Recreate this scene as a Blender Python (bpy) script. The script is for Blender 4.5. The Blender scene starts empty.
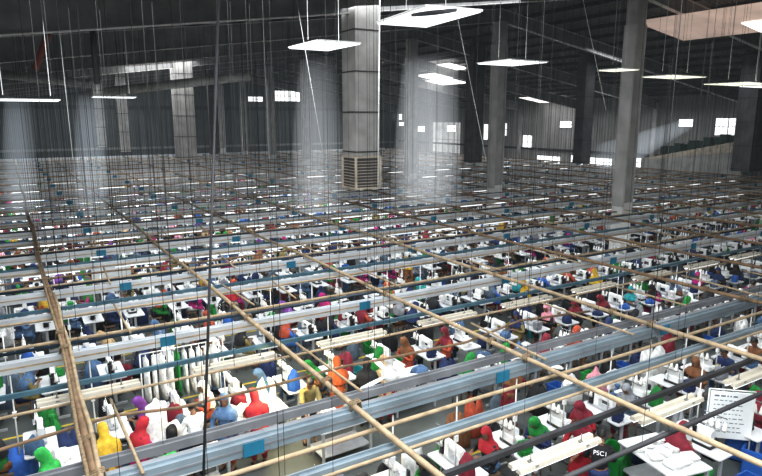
import bpy, bmesh, math, random
import numpy as np
from mathutils import Vector, Matrix
random.seed(11)
R = math.radians
C = bpy.context.scene.collection
PI = math.pi

# ------------------------------------------------------------------ camera geometry
F, CX, CY, CAMH = 609.0, 381.0, 238.0, 7.0
PIT, YAW = math.atan(120 / 609), R(31.34)

def px(X, Y, Z):
    s, c = math.sin(YAW), math.cos(YAW)
    fw = X * s + Y * c; rt = X * c - Y * s; up = Z - CAMH
    d = fw * math.cos(PIT) - up * math.sin(PIT); u = fw * math.sin(PIT) + up * math.cos(PIT)
    if d < .5: return (-9999, -9999, d)
    return (CX + F * rt / d, CY - F * u / d, d)

def visible(X, Y, Z=1.0, m=70):
    x, y, d = px(X, Y, Z)
    return -m < x < 762 + m and -m < y < 476 + m and d > 1

# ------------------------------------------------------------------ materials
def nt(name):
    m = bpy.data.materials.new(name); m.use_nodes = True
    n = m.node_tree.nodes; b = n['Principled BSDF']
    return m, n, m.node_tree.links, b

def mat(name, col, rough=.6, metal=0., noise=.18, scale=6., bump=0., emit=0.):
    m, n, l, b = nt(name)
    b.inputs['Roughness'].default_value = rough; b.inputs['Metallic'].default_value = metal
    t = n.new('ShaderNodeTexNoise'); t.inputs['Scale'].default_value = scale; t.inputs['Detail'].default_value = 3
    tc = n.new('ShaderNodeTexCoord'); l.new(tc.outputs['Object'], t.inputs['Vector'])
    r = n.new('ShaderNodeValToRGB')
    r.color_ramp.elements[0].position = .3; r.color_ramp.elements[1].position = .7
    r.color_ramp.elements[0].color = (*[c * (1 - noise) for c in col], 1)
    r.color_ramp.elements[1].color = (*[min(1, c * (1 + noise)) for c in col], 1)
    l.new(t.outputs['Fac'], r.inputs['Fac']); l.new(r.outputs['Color'], b.inputs['Base Color'])
    if emit:
        l.new(r.outputs['Color'], b.inputs['Emission Color']); b.inputs['Emission Strength'].default_value = emit
        m.cycles.emission_sampling = 'NONE'
    if bump:
        bp = n.new('ShaderNodeBump'); bp.inputs['Strength'].default_value = bump
        l.new(t.outputs['Fac'], bp.inputs['Height']); l.new(bp.outputs['Normal'], b.inputs['Normal'])
    return m

def mat_obj(name, rough=.8, noise=.3, scale=9., src='obj'):
    """cloth whose colour comes from the object's own colour (or a colour attribute)"""
    m, n, l, b = nt(name)
    b.inputs['Roughness'].default_value = rough
    if src == 'obj':
        i = n.new('ShaderNodeObjectInfo'); out = i.outputs['Color']
    else:
        i = n.new('ShaderNodeVertexColor'); i.layer_name = 'Col'; out = i.outputs['Color']
    t = n.new('ShaderNodeTexNoise'); t.inputs['Scale'].default_value = scale; t.inputs['Detail'].default_value = 4
    tc = n.new('ShaderNodeTexCoord'); l.new(tc.outputs['Object'], t.inputs['Vector'])
    mr = n.new('ShaderNodeMapRange'); mr.inputs['From Min'].default_value = .3; mr.inputs['From Max'].default_value = .7
    mr.inputs['To Min'].default_value = 1 - noise; mr.inputs['To Max'].default_value = 1 + noise
    l.new(t.outputs['Fac'], mr.inputs['Value'])
    v = n.new('ShaderNodeVectorMath'); v.operation = 'SCALE'
    l.new(out, v.inputs[0]); l.new(mr.outputs['Result'], v.inputs['Scale']); l.new(v.outputs['Vector'], b.inputs['Base Color'])
    bp = n.new('ShaderNodeBump'); bp.inputs['Strength'].default_value = .3; bp.inputs['Distance'].default_value = .02
    l.new(t.outputs['Fac'], bp.inputs['Height']); l.new(bp.outputs['Normal'], b.inputs['Normal'])
    return m

def mat_stripe(name, c1, c2, axis, scale, rough=.6, metal=0., bump=.5):
    """corrugated sheet: bands along one object axis"""
    m, n, l, b = nt(name)
    b.inputs['Roughness'].default_value = rough; b.inputs['Metallic'].default_value = metal
    tc = n.new('ShaderNodeTexCoord'); w = n.new('ShaderNodeTexWave')
    w.wave_type = 'BANDS'; w.bands_direction = axis; w.inputs['Scale'].default_value = scale
    w.inputs['Distortion'].default_value = .15
    l.new(tc.outputs['Object'], w.inputs['Vector'])
    ns = n.new('ShaderNodeTexNoise'); ns.inputs['Scale'].default_value = .35; ns.inputs['Detail'].default_value = 5
    l.new(tc.outputs['Object'], ns.inputs['Vector'])
    r = n.new('ShaderNodeValToRGB'); r.color_ramp.elements[0].color = (*c1, 1); r.color_ramp.elements[1].color = (*c2, 1)
    l.new(w.outputs['Fac'], r.inputs['Fac'])
    mx = n.new('ShaderNodeMixRGB'); mx.blend_type = 'MULTIPLY'; mx.inputs['Fac'].default_value = .75
    l.new(r.outputs['Color'], mx.inputs['Color1']); l.new(ns.outputs['Fac'], mx.inputs['Color2'])
    l.new(mx.outputs['Color'], b.inputs['Base Color'])
    bp = n.new('ShaderNodeBump'); bp.inputs['Strength'].default_value = bump; bp.inputs['Distance'].default_value = .05
    l.new(w.outputs['Fac'], bp.inputs['Height']); l.new(bp.outputs['Normal'], b.inputs['Normal'])
    return m

M = {}
M['floor'] = mat('concrete_floor', (.085, .095, .09), .55, 0, .35, .8)
M['yellow'] = mat('yellow_marking', (.60, .45, .05), .6, 0, .3, 4)
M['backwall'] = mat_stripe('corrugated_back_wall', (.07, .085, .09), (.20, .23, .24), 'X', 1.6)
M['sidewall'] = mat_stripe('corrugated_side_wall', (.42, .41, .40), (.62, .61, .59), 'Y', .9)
M['roof'] = mat_stripe('roof_sheet', (.16, .16, .16), (.27, .265, .255), 'Y', 1.1)
M['steel'] = mat('painted_steel', (.25, .25, .25), .55, .0, .2, 2)
M['steel_dk'] = mat('dark_steel', (.06, .06, .065), .6, .2, .3, 2)
M['flange'] = mat('pale_flange', (.55, .54, .52), .5, 0, .2, 1)
M['column'] = mat('column_paint', (.46, .455, .44), .6, 0, .22, 1.2)
M['colwhite'] = mat('white_paint', (.85, .85, .83), .6, 0, .08, 2)
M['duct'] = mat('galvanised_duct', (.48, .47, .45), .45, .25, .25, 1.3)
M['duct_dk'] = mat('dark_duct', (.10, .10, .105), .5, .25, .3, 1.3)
M['louver'] = mat('louver_metal', (.62, .54, .44), .5, .1, .2, 3)
M['brace'] = mat('red_oxide', (.20, .05, .035), .7, 0, .3, 4)
M['tray'] = mat('pale_tray', (.66, .69, .72), .45, .1, .12, 1.5)
M['tray_gr'] = mat('grey_tray', (.30, .31, .33), .4, .25, .22, 1.7)
M['tray_blue'] = mat('blue_grey_tray', (.29, .355, .40), .4, .2, .2, 1.7)
M['rail_dk'] = mat('dark_blue_rail', (.035, .06, .085), .4, .2, .3, 3)
M['rail_teal'] = mat('teal_rail', (.10, .20, .26), .4, .2, .25, 3)
M['tan'] = mat('tan_wood', (.47, .36, .235), .6, 0, .25, 5)
M['tan_dk'] = mat('brown_wood', (.26, .17, .10), .65, 0, .35, 5)
M['cream'] = mat('cream_enamel', (.68, .63, .53), .4, 0, .08, 3)
M['tube'] = mat('lit_tube', (.93, .97, 1.0), .3, 0, .0, 3, 0, 1.2)
M['rod'] = mat('hanger_rod_steel', (.045, .045, .045), .8, .0, .3, 3)
M['rod_lt'] = mat('white_conduit', (.80, .80, .78), .5, 0, .1, 3)
M['rope'] = mat('tie_rope', (.32, .24, .15), .9, 0, .4, 20)
M['card'] = mat('blue_card', (.025, .20, .32), .5, 0, .1, 4)
M['panel'] = mat('lit_panel', (.93, .96, 1.0), .4, 0, 0, 3, 0, 1.1)
M['panel_y'] = mat('warm_lit_panel', (1.0, 1.0, .80), .4, 0, 0, 3, 0, .9)
M['pane'] = mat('daylit_pane', (.95, .98, 1.0), .3, 0, .05, 1.5, 0, 1.3)
M['sheet'] = mat('glowing_wall_sheet', (.55, .55, .53), .6, 0, .25, .8, 0, .45)  # added glow for one stretch of the right wall
M['sky'] = mat('translucent_sheet', (1.0, .95, .90), .5, 0, .15, .5, 0, 1.5)
M['sky_p'] = mat('pinkish_translucent_sheet', (.44, .33, .28), .5, 0, .2, .6, 0, .65)
M['top'] = mat('white_laminate', (.70, .71, .72), .35, 0, .07, 4)
M['leg'] = mat('grey_leg', (.48, .50, .52), .45, .2, .15, 4)
M['mach'] = mat('machine_enamel', (.86, .87, .86), .3, 0, .06, 6)
M['mach_dk'] = mat('machine_black', (.02, .02, .022), .35, .1, .3, 6)
M['chrome'] = mat('chrome', (.55, .56, .58), .25, .8, .1, 6)
M['white_pl'] = mat('white_plastic', (.88, .88, .86), .4, 0, .05, 4)
M['thread'] = mat('thread_cone', (.85, .83, .78), .8, 0, .15, 30)
M['board'] = mat('white_sheet', (.85, .87, .87), .5, 0, .06, 3)
M['ink'] = mat('ink', (.10, .12, .16), .6, 0, .1, 8)
M['print'] = mat('white_print', (.9, .9, .9), .6, 0, .05, 8, 0, .15)
M['stool'] = mat('stool_wood', (.20, .13, .08), .7, 0, .3, 5)
M['skin'] = mat('skin', (.24, .12, .07), .55, 0, .12, 12)
M['eye'] = mat('eye', (.03, .02, .02), .3, 0, .1, 8)
M['lip'] = mat('lip', (.22, .07, .06), .5, 0, .1, 8)
M['hair'] = mat('black_hair', (.012, .010, .010), .5, 0, .3, 30)
M['cloth'] = mat_obj('cloth')
M['cloth_attr'] = mat_obj('cloth_far', src='attr')
M['crate'] = mat_obj('moulded_plastic', .4, .08, 4)

def m_glow(name, col, dens, soft=False):  # emission without scatter: the volume itself glows in place of lit air
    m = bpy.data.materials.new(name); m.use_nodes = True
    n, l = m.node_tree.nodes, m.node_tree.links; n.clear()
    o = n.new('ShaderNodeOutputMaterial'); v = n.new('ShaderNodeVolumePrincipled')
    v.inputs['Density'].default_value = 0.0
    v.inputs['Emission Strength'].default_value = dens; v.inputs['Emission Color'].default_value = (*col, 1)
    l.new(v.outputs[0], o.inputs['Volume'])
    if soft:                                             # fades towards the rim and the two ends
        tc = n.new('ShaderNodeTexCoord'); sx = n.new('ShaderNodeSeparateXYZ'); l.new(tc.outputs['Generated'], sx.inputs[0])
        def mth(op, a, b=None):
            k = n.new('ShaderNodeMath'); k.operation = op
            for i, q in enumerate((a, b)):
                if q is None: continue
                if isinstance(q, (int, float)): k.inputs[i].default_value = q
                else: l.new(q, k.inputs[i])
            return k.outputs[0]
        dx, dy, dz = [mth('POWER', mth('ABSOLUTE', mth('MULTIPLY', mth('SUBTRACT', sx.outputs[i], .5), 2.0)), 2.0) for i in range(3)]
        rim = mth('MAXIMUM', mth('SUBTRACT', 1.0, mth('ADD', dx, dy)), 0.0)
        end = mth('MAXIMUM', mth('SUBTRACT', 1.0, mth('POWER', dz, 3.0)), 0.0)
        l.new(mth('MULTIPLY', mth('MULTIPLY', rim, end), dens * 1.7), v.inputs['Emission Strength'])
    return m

# ------------------------------------------------------------------ mesh builder
class MB:
    def __init__(s): s.v, s.f, s.m, s.sm = [], [], [], []
    def add(s, vs, fs, mi=0, smooth=False):
        b = len(s.v); s.v += [tuple(v) for v in vs]
        for f in fs: s.f.append([b + i for i in f]); s.m.append(mi); s.sm.append(smooth)
    def box(s, c, d, mi=0, rz=0., taper=1.):
        x, y, z = d[0] / 2, d[1] / 2, d[2] / 2
        cs, sn = math.cos(rz), math.sin(rz); vs = []
        for dz in (-1, 1):
            t = taper if dz > 0 else 1.
            for dx, dy in ((-1, -1), (1, -1), (1, 1), (-1, 1)):
                a, b = dx * x * t, dy * y * t
                vs.append((c[0] + a * cs - b * sn, c[1] + a * sn + b * cs, c[2] + dz * z))
        s.add(vs, [(3, 2, 1, 0), (4, 5, 6, 7), (0, 1, 5, 4), (1, 2, 6, 5), (2, 3, 7, 6), (3, 0, 4, 7)], mi)
        return s
    def rbox(s, c, d, r, mi=0, seg=3, ch=.0):
        """slab with rounded vertical corners and an optional chamfered rim"""
        pts = []
        x, y = d[0] / 2 - r, d[1] / 2 - r
        for q, (sx, sy) in enumerate(((1, 1), (-1, 1), (-1, -1), (1, -1))):
            for k in range(seg + 1):
                a = PI / 2 * (q + k / seg)
                pts.append((sx * x, sy * y, math.cos(a), math.sin(a)))
        n = len(pts); lv = [(-d[2] / 2, r - ch), (-d[2] / 2 + ch, r), (d[2] / 2 - ch, r), (d[2] / 2, r - ch)] if ch else [(-d[2] / 2, r), (d[2] / 2, r)]
        vs = [(c[0] + p[0] + p[2] * rr, c[1] + p[1] + p[3] * rr, c[2] + z) for z, rr in lv for p in pts]
        fs = [tuple(reversed(range(n))), tuple(range((len(lv) - 1) * n, len(lv) * n))]
        for i in range(len(lv) - 1):
            for k in range(n): fs.append((i * n + k, i * n + (k + 1) % n, (i + 1) * n + (k + 1) % n, (i + 1) * n + k))
        s.add(vs, fs, mi); return s
    def tube(s, path, rad, n=6, mi=0, cap=True, smooth=True, flat=1.):
        path = [Vector(p) for p in path]
        if not isinstance(rad, (list, tuple)): rad = [rad] * len(path)
        vs, fs = [], []
        u = None
        for i, p in enumerate(path):
            t = (path[min(i + 1, len(path) - 1)] - path[max(i - 1, 0)]).normalized()
            if u is None:
                u = t.orthogonal().normalized() if abs(t.z) > .98 else Vector((0, 0, 1)).cross(t).normalized()
            u = (u - t * u.dot(t)).normalized(); w = t.cross(u)
            for k in range(n):
                a = 2 * PI * k / n + PI / n
                vs.append(p + u * (math.cos(a) * rad[i]) + w * (math.sin(a) * rad[i] * flat))
        for i in range(len(path) - 1):
            for k in range(n): fs.append((i * n + k, i * n + (k + 1) % n, (i + 1) * n + (k + 1) % n, (i + 1) * n + k))
        if cap:
            fs.append(tuple(reversed(range(n)))); fs.append(tuple(range((len(path) - 1) * n, len(path) * n)))
        s.add(vs, fs, mi, smooth); return s
    def lathe(s, c, prof, n=10, mi=0, axis='z', sx=1., sy=1.):
        vs, fs = [], []
        for r, z in prof:
            for k in range(n):
                a = 2 * PI * k / n
                p = (r * math.cos(a) * sx, r * math.sin(a) * sy, z)
                if axis == 'y': p = (p[0], p[2], p[1])
                if axis == 'x': p = (p[2], p[0], p[1])
                vs.append((c[0] + p[0], c[1] + p[1], c[2] + p[2]))
        for i in range(len(prof) - 1):
            for k in range(n): fs.append((i * n + k, i * n + (k + 1) % n, (i + 1) * n + (k + 1) % n, (i + 1) * n + k))
        fs.append(tuple(reversed(range(n)))); fs.append(tuple(range((len(prof) - 1) * n, len(prof) * n)))
        s.add(vs, fs, mi, True); return s
    def prism(s, prof, axis, a, b, mi=0):
        """polygon PROF in the two other axes, extruded from A to B along AXIS"""
        n = len(prof); vs = []
        for t in (a, b):
            for p, q in prof: vs.append({'x': (t, p, q), 'y': (p, t, q), 'z': (p, q, t)}[axis])
        fs = [tuple(reversed(range(n))), tuple(range(n, 2 * n))] + [(k, (k + 1) % n, n + (k + 1) % n, n + k) for k in range(n)]
        s.add(vs, fs, mi); return s
    def mesh(s, name, mats):
        me = bpy.data.meshes.new(name); me.from_pydata(s.v, [], s.f)
        for m in (mats if isinstance(mats, (list, tuple)) else [mats]): me.materials.append(M[m] if isinstance(m, str) else m)
        me.polygons.foreach_set('material_index', s.m); me.polygons.foreach_set('use_smooth', s.sm)
        bm = bmesh.new(); bm.from_mesh(me); bmesh.ops.recalc_face_normals(bm, faces=bm.faces); bm.to_mesh(me); bm.free()
        me.update(); return me
    def build(s, name, mats, parent=None): return ob(name, s.mesh(name, mats), parent)

def ob(name, me, parent=None, loc=(0, 0, 0), rz=0.):
    o = bpy.data.objects.new(name, me); C.objects.link(o)
    o.parent = parent; o.location = loc; o.rotation_euler = (0, 0, rz); return o
def empty(name, loc=(0, 0, 0), rz=0.): return ob(name, None, None, loc, rz)
def tag(o, label, cat, group=None, kind=None):
    o['label'] = label; o['category'] = cat
    if group: o['group'] = group
    if kind: o['kind'] = kind
    return o
def struct(o): o['kind'] = 'structure'; return o
def copy_tree(o, parent=None):
    c = o.copy(); C.objects.link(c); c.parent = parent
    for ch in [x for x in KIDS.get(o.name, [])]: copy_tree(ch, c)
    return c
KIDS = {}
def note(root):
    """remember a prototype's children once, so that copies are quick"""
    for ch in [x for x in C.objects if x.parent is root]:
        KIDS.setdefault(root.name, []).append(ch); note(ch)
class Proto:
    """first use takes the prototype itself, later uses copy it"""
    def __init__(s, root): s.root, s.used = root, False; note(root)
    def get(s, loc, rz=0.):
        o = s.root if not s.used else copy_tree(s.root)
        s.used = True; o.location = loc; o.rotation_euler = (0, 0, rz); return o
    def drop(s):
        if s.used: return
        def rm(o):
            for ch in KIDS.get(o.name, []): rm(ch)
            bpy.data.objects.remove(o)
        rm(s.root)
ORD = 'first second third fourth fifth sixth seventh eighth ninth tenth eleventh twelfth thirteenth fourteenth fifteenth sixteenth seventeenth eighteenth nineteenth twentieth'.split()
def nth(i): return ORD[i] if i < len(ORD) else 'far'

# ------------------------------------------------------------------ the setting
XL, XR, YB, YF = -4.0, 54.0, 84.0, -6.0
RIDGE = 25.3
def roof_z(X): return 13.5 - .155 * (X - RIDGE) if X > RIDGE else 13.5 - .128 * (RIDGE - X)
def slab(name, x0, x1, y0, y1, z0, z1, m): return struct(MB().box(((x0 + x1) / 2, (y0 + y1) / 2, (z0 + z1) / 2), (x1 - x0, y1 - y0, z1 - z0)).build(name, m))
slab('floor', XL - .3, XR + .3, YF - .3, YB + .3, -.2, 0, 'floor')
def gable(name, y0, y1, m):
    mb = MB().prism([(XL, 0), (XR, 0), (XR, roof_z(XR) + .1), (RIDGE, roof_z(RIDGE) + .1), (XL, roof_z(XL) + .1)], 'y', y0, y1)
    return struct(mb.build(name, m))
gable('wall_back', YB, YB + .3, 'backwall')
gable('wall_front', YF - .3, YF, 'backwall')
slab('wall_left', XL - .3, XL, YF, YB, 0, roof_z(XL) + .1, 'sidewall')
slab('wall_right', XR, XR + .3, YF, YB, 0, roof_z(XR) + .1, 'sidewall')
mb = MB()
for xa, xb in ((XL, RIDGE), (RIDGE, XR)):
    mb.prism([(xa, roof_z(xa)), (xb, roof_z(xb)), (xb, roof_z(xb) + .12), (xa, roof_z(xa) + .12)], 'y', YF, YB)
ceil_ = struct(mb.build('ceiling', 'roof'))

# rafters: tapered I-beams across the hall, with purlins on top of them
FRAMES = [19.0 + 9.17 * i for i in range(-2, 8)]
for fi, Y in enumerate(FRAMES):
    for xa, xb in ((XL + .05, RIDGE), (RIDGE, XR - .05)):
        za, zb = roof_z(xa) - .28, roof_z(xb) - .28
        da, db = (.95, .7) if xa < RIDGE - 1 and xb == RIDGE else (.7, .95)
        if xb == RIDGE: da, db = .95, .7
        else: da, db = .7, .95
        rf = struct(MB().prism([(xa, za - da), (xb, zb - db), (xb, zb), (xa, za)], 'y', Y - .03, Y + .03).build('trim_%d' % (1 + fi * 2 + (xa == RIDGE)), 'steel'))
        fl = MB()
        fl.prism([(xa, za - da - .03), (xb, zb - db - .03), (xb, zb - db), (xa, za - da)], 'y', Y - .13, Y + .13)
        fl.prism([(xa, za - .03), (xb, zb - .03), (xb, zb), (xa, za)], 'y', Y - .13, Y + .13)
        fl.build('flange', 'flange', rf)
        st = MB()
        for k in range(1, 8):
            t = k / 8; X = xa + (xb - xa) * t; z = za + (zb - za) * t; d = da + (db - da) * t
            st.box((X, Y, z - d / 2), (.03, .22, d - .04))
        st.build('stiffener', 'steel', rf)
ti = 1 + len(FRAMES) * 2
for s in (-1, 1):
    L = (RIDGE - XL) if s < 0 else (XR - RIDGE)
    n = int(L / 1.9)
    for k in range(n + 1):
        X = RIDGE + s * (.35 + k * 1.9)
        z = roof_z(X) - .15
        struct(MB().box((X, (YF + YB) / 2, z), (.08, YB - YF - .02, .22)).build('trim_%d' % ti, 'steel_dk')); ti += 1

# columns along the ridge, and the slim wall posts
for i, Y in enumerate(FRAMES):
    if Y < 9: continue
    c = struct(MB().box((RIDGE, Y, (3.0 + roof_z(RIDGE) - 1.0) / 2), (.62, .62, roof_z(RIDGE) - 4.0)).build('column', 'column'))
    MB().box((RIDGE, Y, .75), (.66, .66, 1.5)).build('base_band', 'colwhite', c)
    MB().box((RIDGE, Y, 2.25), (.64, .64, 1.5)).build('white_band', 'colwhite', c)
    e = MB()
    for sx in (-1, 1):
        e.box((RIDGE + sx * .33, Y, 7), (.04, .70, 8.4))
    e.build('edge_flange', 'flange', c)
for i, Y in enumerate(FRAMES):
    for X in (XL + .25, XR - .25):
        struct(MB().box((X, Y, roof_z(X) / 2 - .3), (.4, .45, roof_z(X) - .6)).build('wall_column', 'column'))

# skylight sheets let into the roof
def skylight(x0, x1, y0, y1, m, i):
    za, zb = roof_z(x0) - .34, roof_z(x1) - .34
    if y0 < 15: d = 1.0 if m == 'sky_p' else 1.06; za -= d; zb -= d
    return struct(MB().prism([(x0, za - .03), (x1, zb - .03), (x1, zb), (x0, za)], 'y', y0, y1).build('window_%d' % i, m))
SKY = [(27.7, 31.9, 14.6, 20.9, 'sky_p'), (30.0, 31.8, 14.7, 16.8, 'sky'), (34.2, 36.6, 44.5, 50, 'sky'), (36.9, 39.2, 47, 54, 'sky'), (39.5, 41.9, 51, 58, 'sky'), (50.3, 53.7, 47.5, 52.5, 'sky'), (6.9, 11.2, 39.5, 49, 'sky')]
wi = 1
for a in SKY: skylight(*a[:4], a[4], wi); wi += 1

# windows of the right and back walls
def window(plane, a, z, w, h, cols=2):
    global wi
    mb, fr = MB(), MB()
    if plane == 'x':
        p = XR - .03
        mb.box((p, a, z), (.02, w, h))
        for k in range(cols + 1): fr.box((p - .03, a - w / 2 + w * k / cols, z), (.06, .06, h + .06))
        for zz in (z - h / 2, z, z + h / 2): fr.box((p - .03, a, zz), (.06, w + .06, .06))
    else:
        p = YB - .03
        mb.box((a, p, z), (w, .02, h))
        for k in range(cols + 1): fr.box((a - w / 2 + w * k / cols, p - .03, z), (.06, .06, h + .06))
        for zz in (z - h / 2, z, z + h / 2): fr.box((a, p - .03, zz), (w + .06, .06, .06))
    o = struct(mb.build('window_%d' % wi, 'pane')); wi += 1
    fr.build('window_frame', 'steel', o)
def ray(x, y):
    a = (x - CX) / F; b = -(y - CY) / F
    fw = math.cos(PIT) + b * math.sin(PIT); up = -math.sin(PIT) + b * math.cos(PIT)
    s, c = math.sin(YAW), math.cos(YAW)
    return fw * s + a * c, fw * c - a * s, up
def on_right(x, y):                                  # the point of the right wall seen there: (Y, z)
    r = ray(x, y); t = (XR - .05) / r[0]; return r[1] * t, CAMH + r[2] * t
def on_back(x, y):
    r = ray(x, y); t = (YB - .05) / r[1]; return r[0] * t, CAMH + r[2] * t
for x0, y0, x1, y1, n in ((560, 121, 572, 128, 1), (679, 119, 693, 127, 1), (716, 118, 741, 136, 2), (500, 123, 507, 136, 2),
                          (417, 126, 425, 132, 1), (447, 125, 456, 132, 1), (523, 135, 532, 149, 2), (537, 155, 560, 166, 3), (571, 155, 583, 166, 2),
                          (588, 157, 612, 167, 3), (626, 157, 641, 168, 2), (416, 152, 428, 160, 1), (484, 124, 488, 140, 1), (386, 114, 402, 120, 2), (398, 122, 404, 126, 1)):
    ya, za = on_right(x0, y0); yb, zb = on_right(x1, y1)
    window('x', (ya + yb) / 2, (za + zb) / 2, abs(ya - yb), abs(za - zb), n)
ya, za = on_right(432, 122); yb, zb = on_right(460, 158)
window('x', (ya + yb) / 2, (za + zb) / 2, abs(ya - yb), abs(za - zb), 5); bpy.data.objects['window_%d' % (wi - 1)].data.materials[0] = M['sheet']  # glowing sheet added to brighten this stretch of wall, not a real window
window('y', 35.0, 10.1, 4.6, 1.5, 3)
window('y', 30.5, 9.6, 2.2, .7, 2)

# wall dado and eave lines
struct(MB().box((XR - .08, 40, 3.4), (.1, 86, .25)).build('trim_%d' % ti, 'steel_dk')); ti += 1
struct(MB().box((25, YB - .08, 3.2), (57, .1, .3)).build('trim_%d' % ti, 'steel')); ti += 1
struct(MB().box((25, YB - .1, 8.3), (57, .15, .5)).build('trim_%d' % ti, 'steel_dk')); ti += 1
# yellow floor lines of the aisles
PITCH, T0 = 4.87, 7.6
NL = 15
def T(k): return T0 + PITCH * k
for k in range(0, NL):
    for d in (1.47, 2.45):
        struct(MB().box((25, T(k) + d, .004), (57, .07, .008)).build('trim_%d' % ti, 'yellow')); ti += 1

# ------------------------------------------------------------------ overhead lines
TZ = 2.5
def xmax(Y): return min(48.6, 2.25 * Y + 3.5)
def xmin(Y): return -2.6
def hangers(root, Y, z, step=3.6, off=.3, mname='rod', r=.009, x0=None):
    a, b = xmin(Y), xmax(Y); X = .55 + off if x0 is None else x0; r = .0035 if Y < 9 else .0045 if Y < 20 else .006 if Y < 35 else .008
    while X < b - .2:
        MB().tube([(X, Y, z), (X, Y, roof_z(X) - .05)], r, 4).build('hanger_rod', mname, root)
        X += step
def channel(Y, z, w, h, m, a=None, b=None, lip=True):
    """box tray with two raised lips and joint plates along X"""
    a = xmin(Y) if a is None else a; b = xmax(Y) if b is None else b
    mb = MB(); mb.box(((a + b) / 2, Y, z), (b - a, w, h))
    if lip:
        for s in (-1, 1): mb.box(((a + b) / 2, Y + s * (w / 2 - .012), z + h / 2 + .018), (b - a, .024, .036))
    X = a + 1.8
    while X < b:
        mb.box((X, Y, z), (.10, w + .012, h + .012)); X += 3.6
    return mb
def wobble(Y, z, r, a, b, amp=.05, step=1.2):
    pts = []; X = a; ph = random.random() * 9
    while X < b:
        pts.append((X, Y + amp * math.sin(X * .6 + ph), z + amp * .6 * math.sin(X * .9 + ph * 2))); X += step
    return MB().tube(pts, r, 6)
def tray_name(k): return '%s card tray' % nth(k)

for k in range(NL):
    Y = T(k); a, b = xmin(Y), xmax(Y)
    # main tray: carries the blue cards
    t = empty('hanging_cable_tray', (0, 0, 0))
    tag(t, 'wide pale cable tray carrying blue cards, %s such tray away from the camera' % nth(k), 'cable tray', 'pale trays with blue cards')
    channel(Y, TZ, .16, .17, 'tray').build('trough', 'tray' if k else 'tray_blue', t)
    MB().box(((a + b) / 2, Y - .085, TZ + .02), (b - a, .012, .03)).build('side_strip', 'tan' if k else 'tray_gr', t)
    if k == 0: channel(Y + .16, TZ + .03, .14, .10, 'tray_gr', lip=False).build('lid', 'tray_gr', t)
    hangers(t, Y, TZ + .09, 3.6, .25)
    X = 2.52; n = 0
    while X < b:
        c = MB().box((X + random.uniform(-.15, .15), Y - .105, TZ + .015), (.30, .012, .20)).build('sign_card', 'card')
        tag(c, 'plain blue card, %s from the left along the %s' % (nth(n), tray_name(k)), 'card', 'blue cards on the trays'); X += 4.55; n += 1
    # second grey tray
    Y2 = Y + (.62 if k == 0 else 2.96); 
    t = empty('hanging_cable_tray'); tag(t, 'narrow grey cable tray hanging just beyond the %s' % tray_name(k), 'cable tray', 'narrow grey trays')
    if k == 0:
        channel(Y2, TZ - .02, .14, .09, 'tray_gr').build('trough', 'tray_gr', t); hangers(t, Y2, TZ, 3.6, .9)
    else:
        channel(Y2, TZ - .02, .13, .13, 'tray').build('trough', 'tray', t); hangers(t, Y2, TZ, 3.6, .9)
    # tan pole
    for yy, rr, lab in ((Y - .55 if k == 0 else Y + 1.0, .036, 'thick'), ((Y - 1.25) if k == 0 else Y - 2.15, .027, 'thin')):
        p = empty('hanging_wooden_rail'); tag(p, '%s tan wooden rail hanging %s the %s' % (lab, 'before' if yy < Y else 'beyond', tray_name(k)), 'rail', 'tan wooden rails')
        wobble(yy, TZ + .02, rr, a, b, .012).build('pole', 'tan', p)
        hangers(p, yy, TZ + .05, 7.2, 1.2 if lab == 'thick' else 2.6, 'rod', .007)
    # dark blue pipe
    p = empty('hanging_pipe_rail'); yy = Y + .75 if k else Y - 1.12
    if k:
        tag(p, 'dark blue pipe hanging beyond the %s' % tray_name(k), 'pipe', 'dark blue pipes')
        MB().tube([(a, yy, TZ + .03), (b, yy, TZ + .03)], .036, 6).build('pipe', 'rail_dk', p); hangers(p, yy, TZ + .05, 7.2, 2.0)
    else:
        p.name = 'hanging_light_channel'; tag(p, 'blue grey open channel hanging before the first card tray', 'cable tray')
        channel(yy, TZ, .14, .10, 'tray_blue').build('channel', 'tray_blue', p); hangers(p, yy, TZ, 3.6, 2.0)
    # teal light rail, its twin battens hang beside it
    yy = Y - 1.33 if k else Y - 1.97
    p = empty('hanging_light_rail'); tag(p, '%s light rail hanging before the %s' % ('teal' if k else 'dark grey', tray_name(k)), 'rail', 'teal light rails')
    MB().box(((a + b) / 2, yy, TZ), (b - a, .07, .08)).build('bar', 'rail_teal' if k else 'steel_dk', p); hangers(p, yy, TZ + .04, 3.6, 1.6)
    if k >= 3:
        yy = Y - 3.2
        p = empty('hanging_bamboo_rail'); tag(p, 'crooked brown bamboo rail hanging before the %s' % tray_name(k), 'rail', 'brown bamboo rails')
        wobble(yy, TZ + .05, .03, a, b, .04).build('pole', 'tan_dk', p); hangers(p, yy, TZ + .08, 7.2, 3.1)

# the black pipe and crooked bamboo close to the camera
p = empty('hanging_pipe_rail'); tag(p, 'black pipe slanting across the lower corner before all the trays', 'pipe')
MB().tube([(3.5, 4.78, 2.5), (20, 4.78, 2.5)], .04, 8).build('pipe', 'steel_dk', p); hangers(p, 4.78, 2.5, 3.6, 1.0, 'rod', .007, 7.2)
p = empty('hanging_bamboo_rail'); tag(p, 'crooked dark bamboo rail hanging low in front of the second card tray', 'rail')
pts = [(-2.4, 9.45), (-.5, 9.36), (1.0, 9.5), (1.9, 9.34), (3.6, 9.25), (4.8, 9.4), (6.2, 9.28), (7.6, 9.15), (9.5, 9.6), (11.5, 9.3)]
MB().tube([(x, y, 2.5 + .03 * math.sin(x * 2)) for x, y in pts], .028, 6).build('pole', 'tan_dk', p); hangers(p, 9.35, 2.53, 3.6, 1.4, 'rod', .007)

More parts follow.
